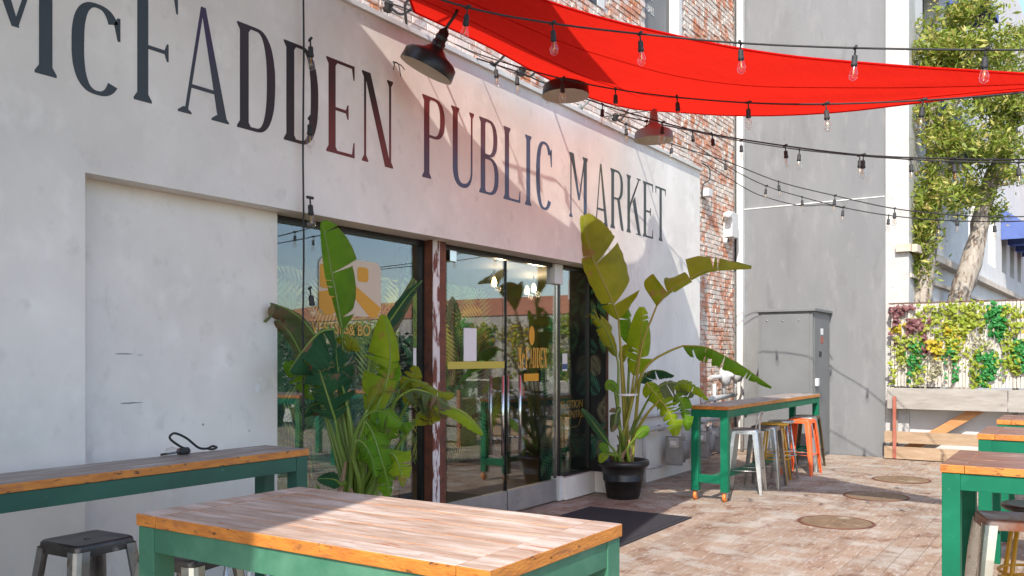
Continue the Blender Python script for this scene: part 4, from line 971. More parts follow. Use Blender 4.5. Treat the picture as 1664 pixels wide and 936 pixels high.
strand([(1000, 194, 10.0), (1017, 202, 10.2), (1092, 234, 11.0), (1180, 262, 11.8), (1265, 295, 11.8), (1357, 318, 11.5), (1454, 339, 11.0), (1560, 350, 10.4), (1664, 352, 9.9), (1830, 345, 9.4)], (1017, 1092, 1178, 1265, 1357, 1454, 1556), 'long sagging string of bulbs across the middle of the grey wall')
strand([(1130, 236, 12.6), (1190, 275, 13.2), (1245, 302, 13.4), (1303, 320, 13.0), (1370, 337, 12.4), (1444, 350, 11.9), (1530, 358, 11.2), (1620, 360, 10.4), (1664, 359, 10.0), (1830, 350, 9.5)], (1245, 1303, 1370, 1444, 1525, 1616), 'lowest string of bulbs across the grey wall')
strand([(1150, 268, 13.2), (1215, 308, 13.6), (1250, 322, 13.5), (1300, 334, 13.2), (1340, 333, 12.9), (1372, 338, 12.5)], (), 'short bare black cable drooping under the lowest string of bulbs')
vb = [Vector((onY(493, v, FY - .06).x + .004 * math.sin(v * .02), FY - .06, onY(493, v, FY - .06).z)) for v in (-30, 60, 150, 250, 330, 420, 520, 620, 700)]
strand(None, (66, 186, 322, 468, 598), 'string of bulbs hanging straight down over the lettering and left window', vertical=True, P3=vb)
# insulators on the brick wall that carry the strings
for (u, v, lb) in ((631, 10, 'black cable anchor on the brick wall at the top left'), (848, 116, 'black cable anchor on the brick between the first two barn lamps'), (1000, 190, 'black cable anchor on the brick wall left of the grey barn lamp')):
    p = onY(u, v, BY - .1); e = empty('cable_anchor', p, lb, 'anchor', 'black cable anchors on the brick')
    MB().lathe([(.0, -.06), (.03, -.055), (.045, -.03), (.03, -.01), (.045, .015), (.03, .045), (0, .05)], p, 14, Matrix.Rotation(rad(20), 4, 'X')).build('insulator', 'lamp_black', e)
    MB().tube(catmull([p, p + Vector((.25, .05, .02)), p + Vector((.5, .06, .22))], 12), .012, 6).build('arm', 'black', e)
    MB().tube([p, (p.x, BY, p.z)], .012, 6).build('bolt', 'chrome', e)

# ================================================================== WALL BITS: white box, camera, gas meters
p = onY(1184, 364, BY - .09)
e = empty('junction_box', p, 'white electrical box with a spotlight on the brick wall', 'box')
MB().bbox((p.x - .02, BY - .16, p.z - .22), (p.x + .30, BY - .002, p.z + .20), .008).build('housing', 'white_paint', e)
sp = MB().lathe([(0, -.09), (.055, -.08), (.06, .02), (.03, .08), (0, .085)], (p.x - .12, BY - .13, p.z + .14), 14, Matrix.Rotation(rad(60), 4, 'Y')).build('spotlight', 'white_paint', e)
MB().tube([(p.x - .05, BY - .02, p.z + .1), (p.x - .12, BY - .1, p.z + .12)], .02, 8).build('bracket', 'chrome', e)
p2 = onY(1182, 391, BY - .06)
e = empty('dome_camera', p2, 'small round security camera below the white box on the brick', 'camera')
MB().lathe([(0, -.07), (.045, -.065), (.06, -.02), (.065, .0)], (p2.x, BY - .003, p2.z), 16, Matrix.Rotation(rad(-90), 4, 'X')).build('housing', 'white_paint', e)
MB().lathe([(0, -.082), (.03, -.078), (.035, -.066)], (p2.x, BY - .003, p2.z), 16, Matrix.Rotation(rad(-90), 4, 'X')).build('lens', 'black', e)
p3 = onY(1145, 312, BY - .06); e = empty('floodlight', p3, 'small white floodlight at the corner of the stucco wall', 'lamp')
MB().bbox((p3.x - .02, BY - .14, p3.z - .07), (p3.x + .16, BY - .03, p3.z + .06), .012).build('head', 'white_paint', e)
MB().tube(catmull([(p3.x - .1, BY - .05, p3.z + .45), (p3.x + .05, BY - .12, p3.z + .38), (p3.x + .05, BY - .12, p3.z + .2), (p3.x - .05, BY - .06, p3.z + .12), (p3.x - .1, BY - .05, p3.z - .08), (p3.x + .03, BY - .05, p3.z - .1)], 30), .010, 6).build('wire', 'black_rubber', e)
ws = onY(640, 100, FY - .01); e = empty('loose_wires', ws, 'short bare wires sticking out of the stucco under the black lamp', 'wire')
for dx, dz in ((-.05, -.09), (.04, -.12), (.09, -.05)):
    MB().tube(catmull([ws + Vector((0, .01, 0)), ws + Vector((dx * .5, -.03, -.02)), ws + Vector((dx, -.04, dz))], 8), .004, 5).build('wire', 'black_rubber', e)
def gas_meter(x, y, z, label):
    e = empty('gas_meter', (x, y, z - .2), label, 'gas meter', 'grey gas meters by the pier')
    b_ = MB(); bm = bmesh.new(); bmesh.ops.create_cube(bm, size=1)
    for v in bm.verts: v.co = Vector((x + v.co.x * .30, y + v.co.y * .22, z + v.co.z * .34))
    bmesh.ops.bevel(bm, geom=bm.edges[:], offset=.05, segments=4, affect='EDGES'); b_.add_bm(bm, True); body = b_.build('body', 'meter_grey', e)
    MB().bbox((x - .163, y - .122, z - .19), (x - .145, y + .122, z + .19), .02).build('front_flange', 'meter_grey', e)
    h = MB().bbox((x - .19, y - .075, z + .04), (x - .13, y + .065, z + .17), .012).build('index_box', 'pipe_grey', e)
    MB().bbox((x - .196, y - .045, z + .075), (x - .189, y + .035, z + .135), .003).build('dial', 'paper', h)
    for s in (-1, 1): MB().tube([(x, y + s * .07, z + .15), (x, y + s * .07, z + .27)], .022, 10).build('union', 'pipe_grey', e)
gas_meter(11.0, 4.58, .385, 'grey gas meter nearest the potted plant')
gas_meter(11.98, 4.58, .385, 'grey gas meter in the middle of the three')
gas_meter(12.85, 4.72, .385, 'grey gas meter farthest along beside the brick wall')
e = empty('gas_pipes', (10.2, 4.64, 0), 'grey gas pipes and regulators running along the base of the wall', 'pipes')
pp = lambda pts, r=.026: MB().tube(pts, r, 10).build('pipe', 'pipe_grey', e)
pp([(10.18, 4.70, 0), (10.18, 4.70, .66)]); pp([(10.05, 4.66, .70), (13.2, 4.66, .70)], .03); pp([(10.18, 4.66, .22), (10.5, 4.60, .22)], .02)
pp([(10.1, 4.72, .86), (12.3, 4.72, .86)], .022); pp([(12.3, 4.74, .98), (14.6, 5.05, .98)], .04); pp([(13.2, 4.9, .70), (13.2, 4.9, 1.2)], .03)
for x in (10.6, 11.3, 12.1, 12.9): MB().lathe([(.0, -.05), (.045, -.05), (.045, .05), (0, .05)], (x, 4.66, .70), 10, Matrix.Rotation(rad(90), 4, 'Y')).build('fitting', 'pipe_grey', e)
for (x, z, r_) in ((13.9, 1.30, .16), (14.45, 1.32, .13)):
    MB().lathe([(0, -.09), (r_ * .6, -.085), (r_, -.02), (r_, .02), (r_ * .6, .07), (.04, .10), (.04, .16), (0, .16)], (x, 4.98, z), 20, Matrix.Rotation(rad(75), 4, 'X')).build('regulator', 'pipe_grey', e)
pp([(13.3, 5.0, 1.30), (14.75, 5.0, 1.30)], .035); pp([(14.45, 5.0, 1.3), (14.45, 5.0, .96)], .035); pp([(13.9, 5.0, 1.3), (13.9, 5.0, .98)], .03); pp([(14.8, 5.0, 1.35), (14.8, 5.0, 0)], .03)

# ================================================================== BIRD OF PARADISE PLANTS
def blade(mid, wl, wr, face, fold=.35, tears=5, seed=0, N_=34, droop=.0, taper=.75):
    """banana-like blade: midrib points, half widths left/right of the midrib as seen from the front, torn along the side veins"""
    rq = random.Random(seed); c = catmull(mid, N_); mb = MB()
    ln = sum((c[i + 1] - c[i]).length for i in range(N_))
    mb.cur = 0
    for side, wmax in ((-1, wl), (1, wr)):
        if wmax <= 0: continue
        cuts = sorted(rq.sample(range(4, N_ - 3), tears)) if tears else []
        groups = []; st = 0
        for q in cuts + [N_]: groups.append((st, q)); st = q
        for gi, (a, b_) in enumerate(groups):
            dr = fold + (rq.uniform(-.15, .55) if tears else 0) + droop; gap0 = .0 if gi == 0 else rq.uniform(.05, .5); gap1 = .0 if gi == len(groups) - 1 else rq.uniform(.05, .5)
            base = len(mb.v); M_ = 5
            for i in range(a, b_ + 1):
                s_ = i / N_; t = (c[min(i + 1, N_)] - c[max(i - 1, 0)]).normalized()
                fc = face - t * face.dot(t); fc.normalize(); sd = t.cross(fc) * side
                wd = wmax * max(.0, math.sin(math.pi * min(1, s_ ** taper * .97 + .015))) ** .62
                f_ = (i - a) / max(1, b_ - a); pinch = 0
                for j in range(M_ + 1):
                    q = j / M_; an = dr * (.35 + .9 * q)
                    p = c[i] + (sd * math.cos(an) - fc * math.sin(an)) * (wd * q) + t * (wd * q * .22)
                    sh = (gap0 * (1 - f_) * (1 - f_) - gap1 * f_ * f_) * q * wd * .35
                    p += t * sh + fc * (.010 * math.sin(i * 1.7 + side) * q) * min(1, wd * 8)
                    mb.uv[len(mb.v)] = (s_ * ln * 4 - q * wd * .9, q * side); mb.v.append(p)
            for i in range(b_ - a):
                for j in range(M_):
                    k = base + i * (M_ + 1) + j; f = (k, k + 1, k + M_ + 2, k + M_ + 1); mb.face(f if side > 0 else f[::-1], True)
    return mb, c
def leaf_part(plant, stem_pts, mid, wl, wr, mat, roll=0, fold=.3, tears=4, seed=0, r0=.022, stem_mat='petiole', droop=0, taper=.75):
    mb, c = blade(mid, wl, wr, roll, fold, tears, seed, droop=droop, taper=taper)
    lf = mb.build('leaf', mat, plant)
    rb_ = [max(.0025, .011 * (1 - i / (len(c) - 1))) for i in range(len(c))]
    MB().tube(c, rb_, 6).build('midrib', stem_mat, lf)
    if stem_pts:
        q = catmull(stem_pts + [c[0]], 18); MB().tube(q, [r0 + (.011 - r0) * i / 18 for i in range(19)], 8).build('petiole', stem_mat, plant)
    return lf
CF = Vector((-FW[0], -FW[1], 0))
def facing(yaw, pitch=0):     # direction the upper side faces: 0 = to the camera, yaw to the right, pitch up
    v = Matrix.Rotation(rad(yaw), 3, 'Z') @ CF; v.z = math.tan(rad(pitch)); return v.normalized()
def pot(c, label, r=.30, h=.44):
    e = empty('potted_plant', (c[0], c[1], 0), label, 'plant', 'bird of paradise plants in pots')
    k = r / .30
    p_ = MB().lathe([(.0, 0), (.18 * k, 0), (.185 * k, .02), (.19 * k, .025), (.222 * k, h * .46), (.232 * k, h * .46), (.235 * k, h * .49), (.226 * k, h * .5), (.237 * k, h * .53), (.229 * k, h * .54), (.258 * k, h * .84), (.285 * k, h * .84), (.30 * k, h * .89), (.30 * k, h * .95), (.285 * k, h), (.262 * k, h), (.25 * k, h * .8)], (c[0], c[1], 0), 40).build('pot', 'pot_black', e)
    so_ = MB(); so_.cap(.253 * k, h * .83, (c[0], c[1], 0), 24); so_.build('soil', 'soil', e)
    return e
# --- right plant
RP = (9.18, 4.50); dR = RP[0] * FW[0] + RP[1] * FW[1]
pr = pot(RP, 'tall potted plant with long torn leaves in a black pot beside the doors')
def R_(u, v, d=0): return P(u, v, dR + d)
def rb0(k): an = k * 2.4; return Vector((RP[0] + .10 * math.cos(an), RP[1] + .10 * math.sin(an), .36))
LR = [ # stem px, midrib px, wl, wr, mat, face, fold, tears, seed, stemmat
 ([(1012, 640, -.05), (1008, 560, -.1)], [(1005, 519, -.1), (994, 490, -.14), (972, 440, -.2), (956, 398, -.25), (948, 350, -.3)], .15, .50, 'leaf_olive', facing(15, 15), .12, 2, 1, 'petiole_yellow', .9),
 ([(1030, 640, -.1), (1044, 560, -.15)], [(1067, 497, -.2), (1080, 480, -.25), (1099, 465, -.28), (1144, 441, -.3), (1172, 436, -.3), (1221, 436, -.3)], .30, .06, 'leaf_olive', facing(20, 20), .35, 4, 21, 'petiole_yellow', .45),
 ([(1035, 660, -.1), (1040, 615, -.2), (1058, 588, -.25), (1087, 571, -.3)], [(1110, 562, -.35), (1140, 563, -.4), (1164, 571, -.42), (1208, 596, -.45), (1254, 629, -.5)], .17, .17, 'leaf_green', facing(-10, 55), .75, 9, 33, 'petiole_yellow', .6),
 ([(1018, 690, .0), (1026, 640, -.05)], [(1030, 610, -.05), (1038, 575, -.06), (1042, 540, -.08), (1043, 499, -.1)], .17, .17, 'leaf_lime', facing(-5, 10), .12, 3, 4, 'petiole_yellow', .8),
 ([(1018, 690, .05), (1022, 600, .05)], [(1024, 560, .05), (1022, 530, .05), (1018, 500, .05)], .12, .08, 'leaf_green', facing(10, 0), .2, 1, 5, 'petiole', .8),
 ([(1006, 690, -.1), (1005, 600, -.15)], [(1002, 580, -.15), (990, 548, -.2), (975, 523, -.25), (962, 512, -.32)], .10, .26, 'leaf_olive', facing(10, 25), .55, 5, 6, 'petiole', .6),
 ([(1030, 690, .1), (1036, 650, .15)], [(1040, 622, .12), (1055, 604, .05), (1075, 602, 0), (1095, 610, -.06)], .12, .12, 'leaf_dark', facing(0, 50), .4, 2, 7, 'petiole', .7),
 ([(1030, 700, -.1), (1045, 665, -.2)], [(1062, 634, -.3), (1085, 622, -.34), (1110, 626, -.36), (1128, 642, -.38)], .08, .22, 'leaf_grey', facing(-10, 40), .6, 3, 8, 'petiole', .6),
 ([(1030, 710, -.15), (1052, 672, -.3)], [(1072, 650, -.38), (1082, 662, -.42), (1092, 682, -.44), (1098, 708, -.44)], .17, .15, 'leaf_lime', facing(-8, 12), .25, 5, 9, 'petiole_yellow', .5),
 ([], [(1098, 640, -.36), (1108, 656, -.38), (1114, 676, -.38), (1117, 700, -.38)], .12, .10, 'leaf_green', facing(-15, 10), .3, 5, 10, 'petiole', .6),
 ([], [(1092, 630, -.36), (1112, 622, -.40), (1132, 630, -.42), (1152, 650, -.44)], .13, .10, 'leaf_lime', facing(-5, 45), .5, 5, 11, 'petiole', .6),
 ([], [(1050, 622, -.34), (1058, 632, -.36), (1068, 645, -.37), (1075, 664, -.37)], .10, .12, 'leaf_lime', facing(0, 10), .25, 1, 12, 'petiole_yellow', .6),
 ([(1000, 735, -.15)], [(990, 722, -.2), (975, 702, -.26), (960, 682, -.3), (945, 664, -.34)], .05, .07, 'leaf_dark', facing(10, 20), .3, 0, 13, 'petiole', .8),
 ([(1000, 740, -.2)], [(990, 735, -.3), (982, 728, -.34), (974, 722, -.36)], .05, .06, 'leaf_green', facing(0, 20), .2, 0, 14, 'petiole', .7),
 ([(998, 742, -.22)], [(988, 738, -.32), (980, 742, -.38), (975, 752, -.4)], .05, .05, 'leaf_lime', facing(0, 30), .2, 0, 15, 'petiole', .7),
 ([(1020, 730, -.2)], [(1032, 712, -.28), (1044, 700, -.32), (1054, 694, -.34)], .06, .08, 'leaf_green', facing(0, 30), .2, 1, 16, 'petiole', .7),
 ([(1012, 710, -.2), (1004, 690, -.25)], [(1008, 662, -.28), (1002, 672, -.32), (998, 690, -.34), (994, 702, -.34)], .09, .09, 'leaf_grey', facing(0, 10), .3, 2, 17, 'petiole', .6),
 ([(1008, 700, -.1), (1000, 640, -.2)], [(1004, 638, -.2), (997, 628, -.24), (990, 624, -.26), (986, 634, -.28)], .06, .06, 'leaf_green', facing(0, 20), .2, 0, 18, 'petiole', .7),
 ([(1020, 700, .05), (1014, 620, .05)], [(1012, 590, .05), (1012, 575, .05), (1016, 560, .0)], .05, .14, 'leaf_olive', facing(10, 0), .2, 1, 19, 'petiole_yellow', .8),
]
for i, (st, md, wl, wr, mat, fc, fd, te, sd, sm, tp) in enumerate(LR):
    leaf_part(pr, ([rb0(i)] + [R_(*q) for q in st]) if st else None, [R_(*q) for q in md], wl, wr, mat, fc, fd, te, sd, stem_mat=sm, taper=tp)
for i in range(7):
    an = i * .9; b0 = rb0(i + .5); tp = b0 + Vector((.13 * math.cos(an) - .03, .13 * math.sin(an), R.uniform(.22, .42)))
    MB().tube([b0, b0.lerp(tp, .5) + Vector((0, 0, .04)), tp], [.035, .026, .006], 7, flat=.5).build('husk', 'husk', pr)
tz = R_(1019, 641, 0).z
MB().lathe([(.13, -.012), (.134, 0), (.13, .012)], (R_(1019, 641, -.08)), 20).build('tie', 'paper', pr)
# --- left plant
LP = (4.66, 4.47); dL = LP[0] * FW[0] + LP[1] * FW[1]
pl = pot(LP, 'large leafy plant with broad green leaves in front of the left window', r=.30, h=.46)
def L_(u, v, d=0): return P(u, v, dL + d)
def lb0(k): an = k * 2.4; return Vector((LP[0] + .13 * math.cos(an), LP[1] + .13 * math.sin(an), .38))
LL = [
 ([(578, 760, 0), (562, 640, -.02)], [(556, 535, -.03), (549, 495, -.06), (540, 450, -.08), (531, 400, -.10), (523, 360, -.12)], .05, .24, 'leaf_green', facing(10, 8), .12, 3, 41, .85),
 ([(585, 760, .02), (556, 640, .0)], [(541, 535, -.05), (520, 540, -.12), (500, 560, -.17), (483, 582, -.2), (470, 603, -.22)], .25, .10, 'leaf_dark', facing(-25, 35), .5, 2, 42, .6),
 ([(570, 760, .05), (540, 640, .08)], [(512, 545, .05), (492, 520, .03), (472, 505, .0), (452, 496, -.04), (440, 492, -.1)], .28, .05, 'leaf_grey', facing(-20, 30), .6, 1, 43, .6),
 ([(565, 770, -.05), (552, 720, -.1)], [(545, 682, -.13), (536, 655, -.16), (525, 620, -.18), (511, 574, -.2)], .19, .20, 'leaf_dark', facing(-5, 15), .25, 6, 44, .7),
 ([(605, 760, .05), (605, 640, .02)], [(608, 566, -.02), (625, 535, -.04), (645, 505, -.06), (665, 478, -.08), (686, 456, -.1)], .14, .13, 'leaf_dark', facing(35, 20), .85, 4, 45, .7),
 ([(600, 760, .02), (596, 640, .04)], [(602, 575, .03), (622, 545, .01), (642, 510, .0), (660, 480, -.02), (672, 452, -.04)], .05, .11, 'leaf_grey', facing(20, 10), .5, 3, 46, .7),
 ([(600, 770, -.1), (598, 720, -.15)], [(603, 686, -.18), (618, 648, -.2), (632, 606, -.2), (634, 560, -.2), (625, 512, -.2)], .20, .07, 'leaf_lime', facing(8, 8), .25, 5, 47, .8),
 ([(590, 770, -.12), (586, 720, -.18)], [(594, 684, -.22), (606, 704, -.27), (618, 742, -.3), (628, 775, -.3), (632, 806, -.3)], .13, .16, 'leaf_green', facing(5, 10), .3, 7, 48, .5),
 ([(588, 770, -.1), (578, 715, -.16), (592, 680, -.2)], [(600, 672, -.2), (612, 668, -.25), (630, 672, -.3), (652, 690, -.33)], .08, .14, 'leaf_green', facing(0, 45), .5, 3, 49, .6),
 ([(610, 770, .0), (625, 700, .0), (640, 655, -.05)], [(655, 640, -.08), (675, 633, -.12), (700, 640, -.15), (722, 655, -.2), (742, 668, -.22)], .20, .20, 'leaf_grey', facing(0, 50), .8, 9, 50, .5),
 ([(612, 770, .05), (632, 680, .05)], [(650, 632, .02), (665, 618, .0), (685, 622, -.04), (706, 634, -.08), (738, 640, -.1)], .20, .16, 'leaf_olive', facing(0, 50), .7, 9, 51, .5),
 ([], [(704, 660, -.14), (730, 662, -.2), (752, 672, -.25), (770, 688, -.27), (785, 706, -.28)], .08, .07, 'leaf_lime', facing(0, 60), .5, 0, 52, .8),
 ([(570, 780, -.1), (575, 720, -.15), (585, 690, -.18)], [(598, 665, -.2), (606, 650, -.24), (612, 640, -.26), (622, 634, -.28)], .12, .05, 'leaf_olive', facing(20, 20), .5, 1, 53, .7),
 ([(575, 770, .0), (550, 620, .02)], [(546, 552, .0), (560, 545, -.04), (575, 552, -.07), (586, 568, -.08)], .08, .12, 'leaf_olive', facing(0, 40), .5, 1, 54, .6),
 ([(560, 790, -.12)], [(554, 788, -.2), (545, 780, -.24), (532, 778, -.28), (516, 778, -.3)], .07, .09, 'leaf_dark', facing(0, 45), .3, 0, 55, .6),
 ([(615, 780, -.08), (622, 740, -.1)], [(628, 712, -.14), (640, 694, -.18), (655, 690, -.22), (665, 700, -.24)], .10, .10, 'leaf_green', facing(0, 40), .5, 2, 56, .6),
 ([(580, 780, -.05), (572, 700, -.1)], [(560, 640, -.1), (552, 615, -.12), (548, 590, -.13), (546, 566, -.14)], .05, .14, 'leaf_dark', facing(25, 5), .2, 1, 57, .8),
 ([(600, 780, .1), (640, 700, .12)], [(660, 660, .1), (668, 640, .08), (672, 615, .06), (676, 595, .04)], .10, .08, 'leaf_olive', facing(10, 5), .3, 3, 58, .7),
 ([(590, 780, .1), (575, 720, .12)], [(545, 660, .12), (525, 655, .1), (505, 660, .06), (492, 676, .02)], .10, .10, 'leaf_dark', facing(0, 40), .5, 2, 59, .6),
 ([(606, 780, -.1), (618, 690, -.12)], [(628, 640, -.12), (630, 610, -.12), (624, 585, -.12), (616, 560, -.12)], .10, .10, 'leaf_green', facing(-20, 5), .3, 2, 60, .7),
 ([(606, 790, -.15), (622, 760, -.2)], [(632, 735, -.26), (642, 742, -.3), (650, 762, -.32), (654, 790, -.33)], .11, .11, 'leaf_lime', facing(0, 15), .3, 5, 61, .5),
 ([(585, 790, -.15), (575, 745, -.2)], [(580, 715, -.26), (592, 722, -.3), (604, 745, -.32), (610, 775, -.33)], .11, .12, 'leaf_green', facing(0, 15), .3, 4, 62, .5),
 ([(562, 790, .0), (540, 700, .02)], [(520, 650, .0), (500, 620, -.03), (482, 600, -.05), (462, 590, -.08)], .12, .14, 'leaf_green', facing(-10, 35), .4, 3, 63, .6),
 ([(560, 790, .05), (530, 680, .1)], [(500, 600, .08), (482, 560, .05), (466, 535, .02), (450, 520, -.02)], .16, .12, 'leaf_grey', facing(-15, 25), .45, 2, 64, .6),
 ([(612, 790, .1), (650, 720, .12)], [(672, 690, .08), (684, 672, .04), (700, 668, .0), (716, 680, -.04)], .12, .12, 'leaf_olive', facing(0, 45), .5, 5, 65, .6),
]
for i, (st, md, wl, wr, mat, fc, fd, te, sd, tp) in enumerate(LL):
    leaf_part(pl, ([lb0(i)] + [L_(*q) for q in st]) if st else None, [L_(*q) for q in md], wl, wr, mat, fc, fd, te, sd, r0=.024, taper=tp)
for i in range(8):
    an = i * .8; b0 = lb0(i + .5); tp = b0 + Vector((.1 * math.cos(an), .1 * math.sin(an), R.uniform(.3, .55)))
    MB().tube([b0, b0.lerp(tp, .5) + Vector((0, 0, .04)), tp], [.034, .028, .010], 7, flat=.6).build('husk', ('husk', 'petiole')[i % 2], pl)

# ================================================================== PARKLET BARRIER AND GREEN WALL
FX = 15.10; Y0, Y1 = -8.0, 2.70
fz1, fz0 = 2.46, 1.155
fe = empty('slat_fence', (FX, -2, 0), 'pale wooden slat fence hung with yellow and green artificial vines', 'fence')
n = int((Y1 - Y0) / .0485); sm_ = []
for k in range(3): sm_.append(MB().bbox((-.008, 0, -.003 * k), (.008, .040, fz1 - fz0 - .004 * k), .003).mesh('slat', 'slat'))
for i in range(n): link('slat', sm_[i % 3], fe, (FX + R.uniform(-.003, .003), Y0 + i * .0485, fz0))
MB().box((FX + .01, Y0, fz0 + .1), (FX + .05, Y1, fz0 + .18)).build('rail', 'board_grey', fe); MB().box((FX + .01, Y0, fz1 - .2), (FX + .05, Y1, fz1 - .12)).build('rail', 'board_grey', fe)
MB().box((FX - .015, Y0, fz1 + .002), (FX + .04, Y1, fz1 + .022)).build('cap_rail', 'brown_trim', fe)
for y in (Y1 - .12, .9, -1.2, -3.3, -5.4, -7.5): MB().box((FX + .055, y, 0), (FX + .135, y + .08, fz1 - .03)).build('post', 'board_grey', fe)
def vine(y0, z0, y1, z1, mat, n, size, seed, ragged=.24):
    rq = random.Random(seed); mb = MB()
    ya, yb = min(y0, y1), max(y0, y1); za, zb_ = min(z0, z1), max(z0, z1); cols = max(2, int((yb - ya) / .09))
    ends = [za + rq.uniform(-ragged, ragged * 1.5) for _ in range(cols + 1)]
    for i in range(int(n * .72)):
        fy = rq.gauss(.5, .33); y = ya + (yb - ya) * fy; ce = ends[max(0, min(cols, int(fy * cols)))]
        z = zb_ - (zb_ - ce) * rq.random() ** .9 + rq.gauss(0, .025)
        if z > fz1 + .05 or y > Y1 - .02 or z < fz0 - .32: continue
        x = FX - .014 - abs(rq.gauss(0, .045)); s_ = size * rq.uniform(.45, 1.5); k = len(mb.v)
        M = Matrix.Translation((x, y, z)) @ Matrix.Rotation(rq.uniform(-.9, .9), 4, 'Z') @ Matrix.Rotation(rq.uniform(-.3, 1.1), 4, 'Y') @ Matrix.Rotation(rq.uniform(0, 6.28), 4, 'X')
        for q in ((0, 0, s_), (0, s_ * .62, s_ * .25), (0, s_ * .35, -s_ * .7), (0, -s_ * .35, -s_ * .7), (0, -s_ * .62, s_ * .25), (-.25 * s_, 0, 0)): mb.v.append(M @ Vector(q))
        for a in range(5): mb.face((k + a, k + (a + 1) % 5, k + 5))
    o = mb.build('vine', mat, fe); return tag(o, kind='stuff')
def vpx(u0, v0, u1, v1, mat, n, size=.036, seed=0, rg=.24):
    a = onX(u0, v0, FX); c = onX(u1, v1, FX); vine(a.y, a.z, c.y, c.z, mat, n, size, seed, rg)
for i, q in enumerate([(1440, 500, 1482, 532, 'ivy_plum', 150, .042), (1474, 520, 1512, 562, 'ivy_plum', 190, .045), (1446, 545, 1480, 625, 'ivy_lime', 170, .034), (1478, 540, 1505, 620, 'ivy_lime', 130, .03), (1495, 495, 1545, 540, 'ivy_lime', 210, .036),
     (1535, 492, 1565, 600, 'ivy_lime', 280, .04), (1560, 492, 1600, 560, 'ivy_lime', 260, .04), (1575, 560, 1606, 625, 'ivy_lime', 190, .036), (1540, 550, 1556, 610, 'ivy_green', 160, .032), (1478, 556, 1499, 606, 'ivy_green', 220, .034), (1590, 575, 1618, 628, 'ivy_green', 260, .038), (1608, 497, 1630, 555, 'ivy_green', 330, .038),
     (1508, 555, 1530, 588, 'ivy_yellow', 170, .036), (1536, 530, 1560, 560, 'ivy_yellow', 120, .036), (1505, 575, 1545, 625, 'ivy_cream', 150, .028), (1500, 600, 1522, 655, 'ivy_cream', 70, .026), (1622, 498, 1664, 600, 'ivy_lime', 330, .038), (1650, 555, 1672, 615, 'ivy_green', 240, .04), (1575, 530, 1615, 575, 'ivy_cream', 90, .03),
     (1636, 560, 1655, 625, 'ivy_lime', 150, .034), (1445, 530, 1475, 560, 'ivy_yellow', 50, .036), (1480, 615, 1500, 648, 'ivy_lime', 36, .028), (1590, 610, 1612, 650, 'ivy_lime', 40, .028), (1455, 590, 1490, 628, 'ivy_cream', 60, .026)]): vpx(*q, seed=i)
rv = random.Random(99)
for i in range(26):
    y = rv.uniform(-7.8, .3); hh = rv.uniform(.4, 1.0); zt_ = fz1 - rv.uniform(0, .35)
    vine(y, zt_ - hh, y + rv.uniform(.3, .7), zt_, rv.choice(('ivy_lime', 'ivy_lime', 'ivy_yellow', 'ivy_green', 'ivy_plum', 'ivy_cream')), rv.randint(120, 240), .042, 200 + i)
pb = empty('parklet_barrier', (14.95, 0, 0), 'low wooden board barrier below the vine covered fence', 'barrier')
BX = 14.96
for (z0, z1, dx, m) in ((.80, 1.13, 0, 'board_grey'), (.265, .445, -.01, 'board_wood'), (.015, .205, -.03, 'board_wood')):
    for (a, c) in ((-.6, 1.02), (1.03, 2.70)) if z0 > .5 else ((.9, 2.74), (-.9, .89)): MB().bbox((BX + dx, a, z0), (BX + dx + .045, c, z1), .004).build('board', m, pb)
for y in (2.56, .55): MB().bbox((BX - .05, y, .02), (BX - .012, y + .05, 1.0), .004).build('post', 'red_post', pb)
lw = MB().box((FX + .2, Y0, 0), (FX + .4, 2.69, 1.10)).build('low_wall', 'white_wall'); tag(lw, 'low white wall glowing in the sun behind the wooden boards', 'wall')
a, c = onX(1470, 733, FX + .08), onX(1600, 660, FX + .08)
br = MB(); dv = (c - a).normalized(); up = Vector((1, 0, 0)).cross(dv); k = len(br.v)
for x in (FX + .02, FX + .07):
    for q in (a - up * .07, c - up * .07, c + up * .07, a + up * .07): br.v.append(Vector((x, q.y, max(.03, q.z))))
br.face((k, k + 1, k + 2, k + 3)); br.face((k + 7, k + 6, k + 5, k + 4))
for i in range(4): j = (i + 1) % 4; br.face((k + i, k + 4 + i, k + 4 + j, k + j))
br.build('brace', 'board_orange', pb, fix=True)
px_ = onZ(1632, 690, .6)
wbn = empty('wooden_planter', (12.9, .55, 0), 'weathered wooden planter box with red posts at the right edge', 'planter')
for z in (.1, .38, .66): MB().bbox((12.75, -.6, z), (12.79, .62, z + .24), .004).build('board', 'board_grey', wbn)
MB().bbox((12.80, -.6, .0), (13.25, .60, .86), .004).build('box', 'board_wood', wbn)
MB().bbox((12.70, .56, 0), (12.745, .63, 1.02), .003).build('post', 'red_post', wbn)

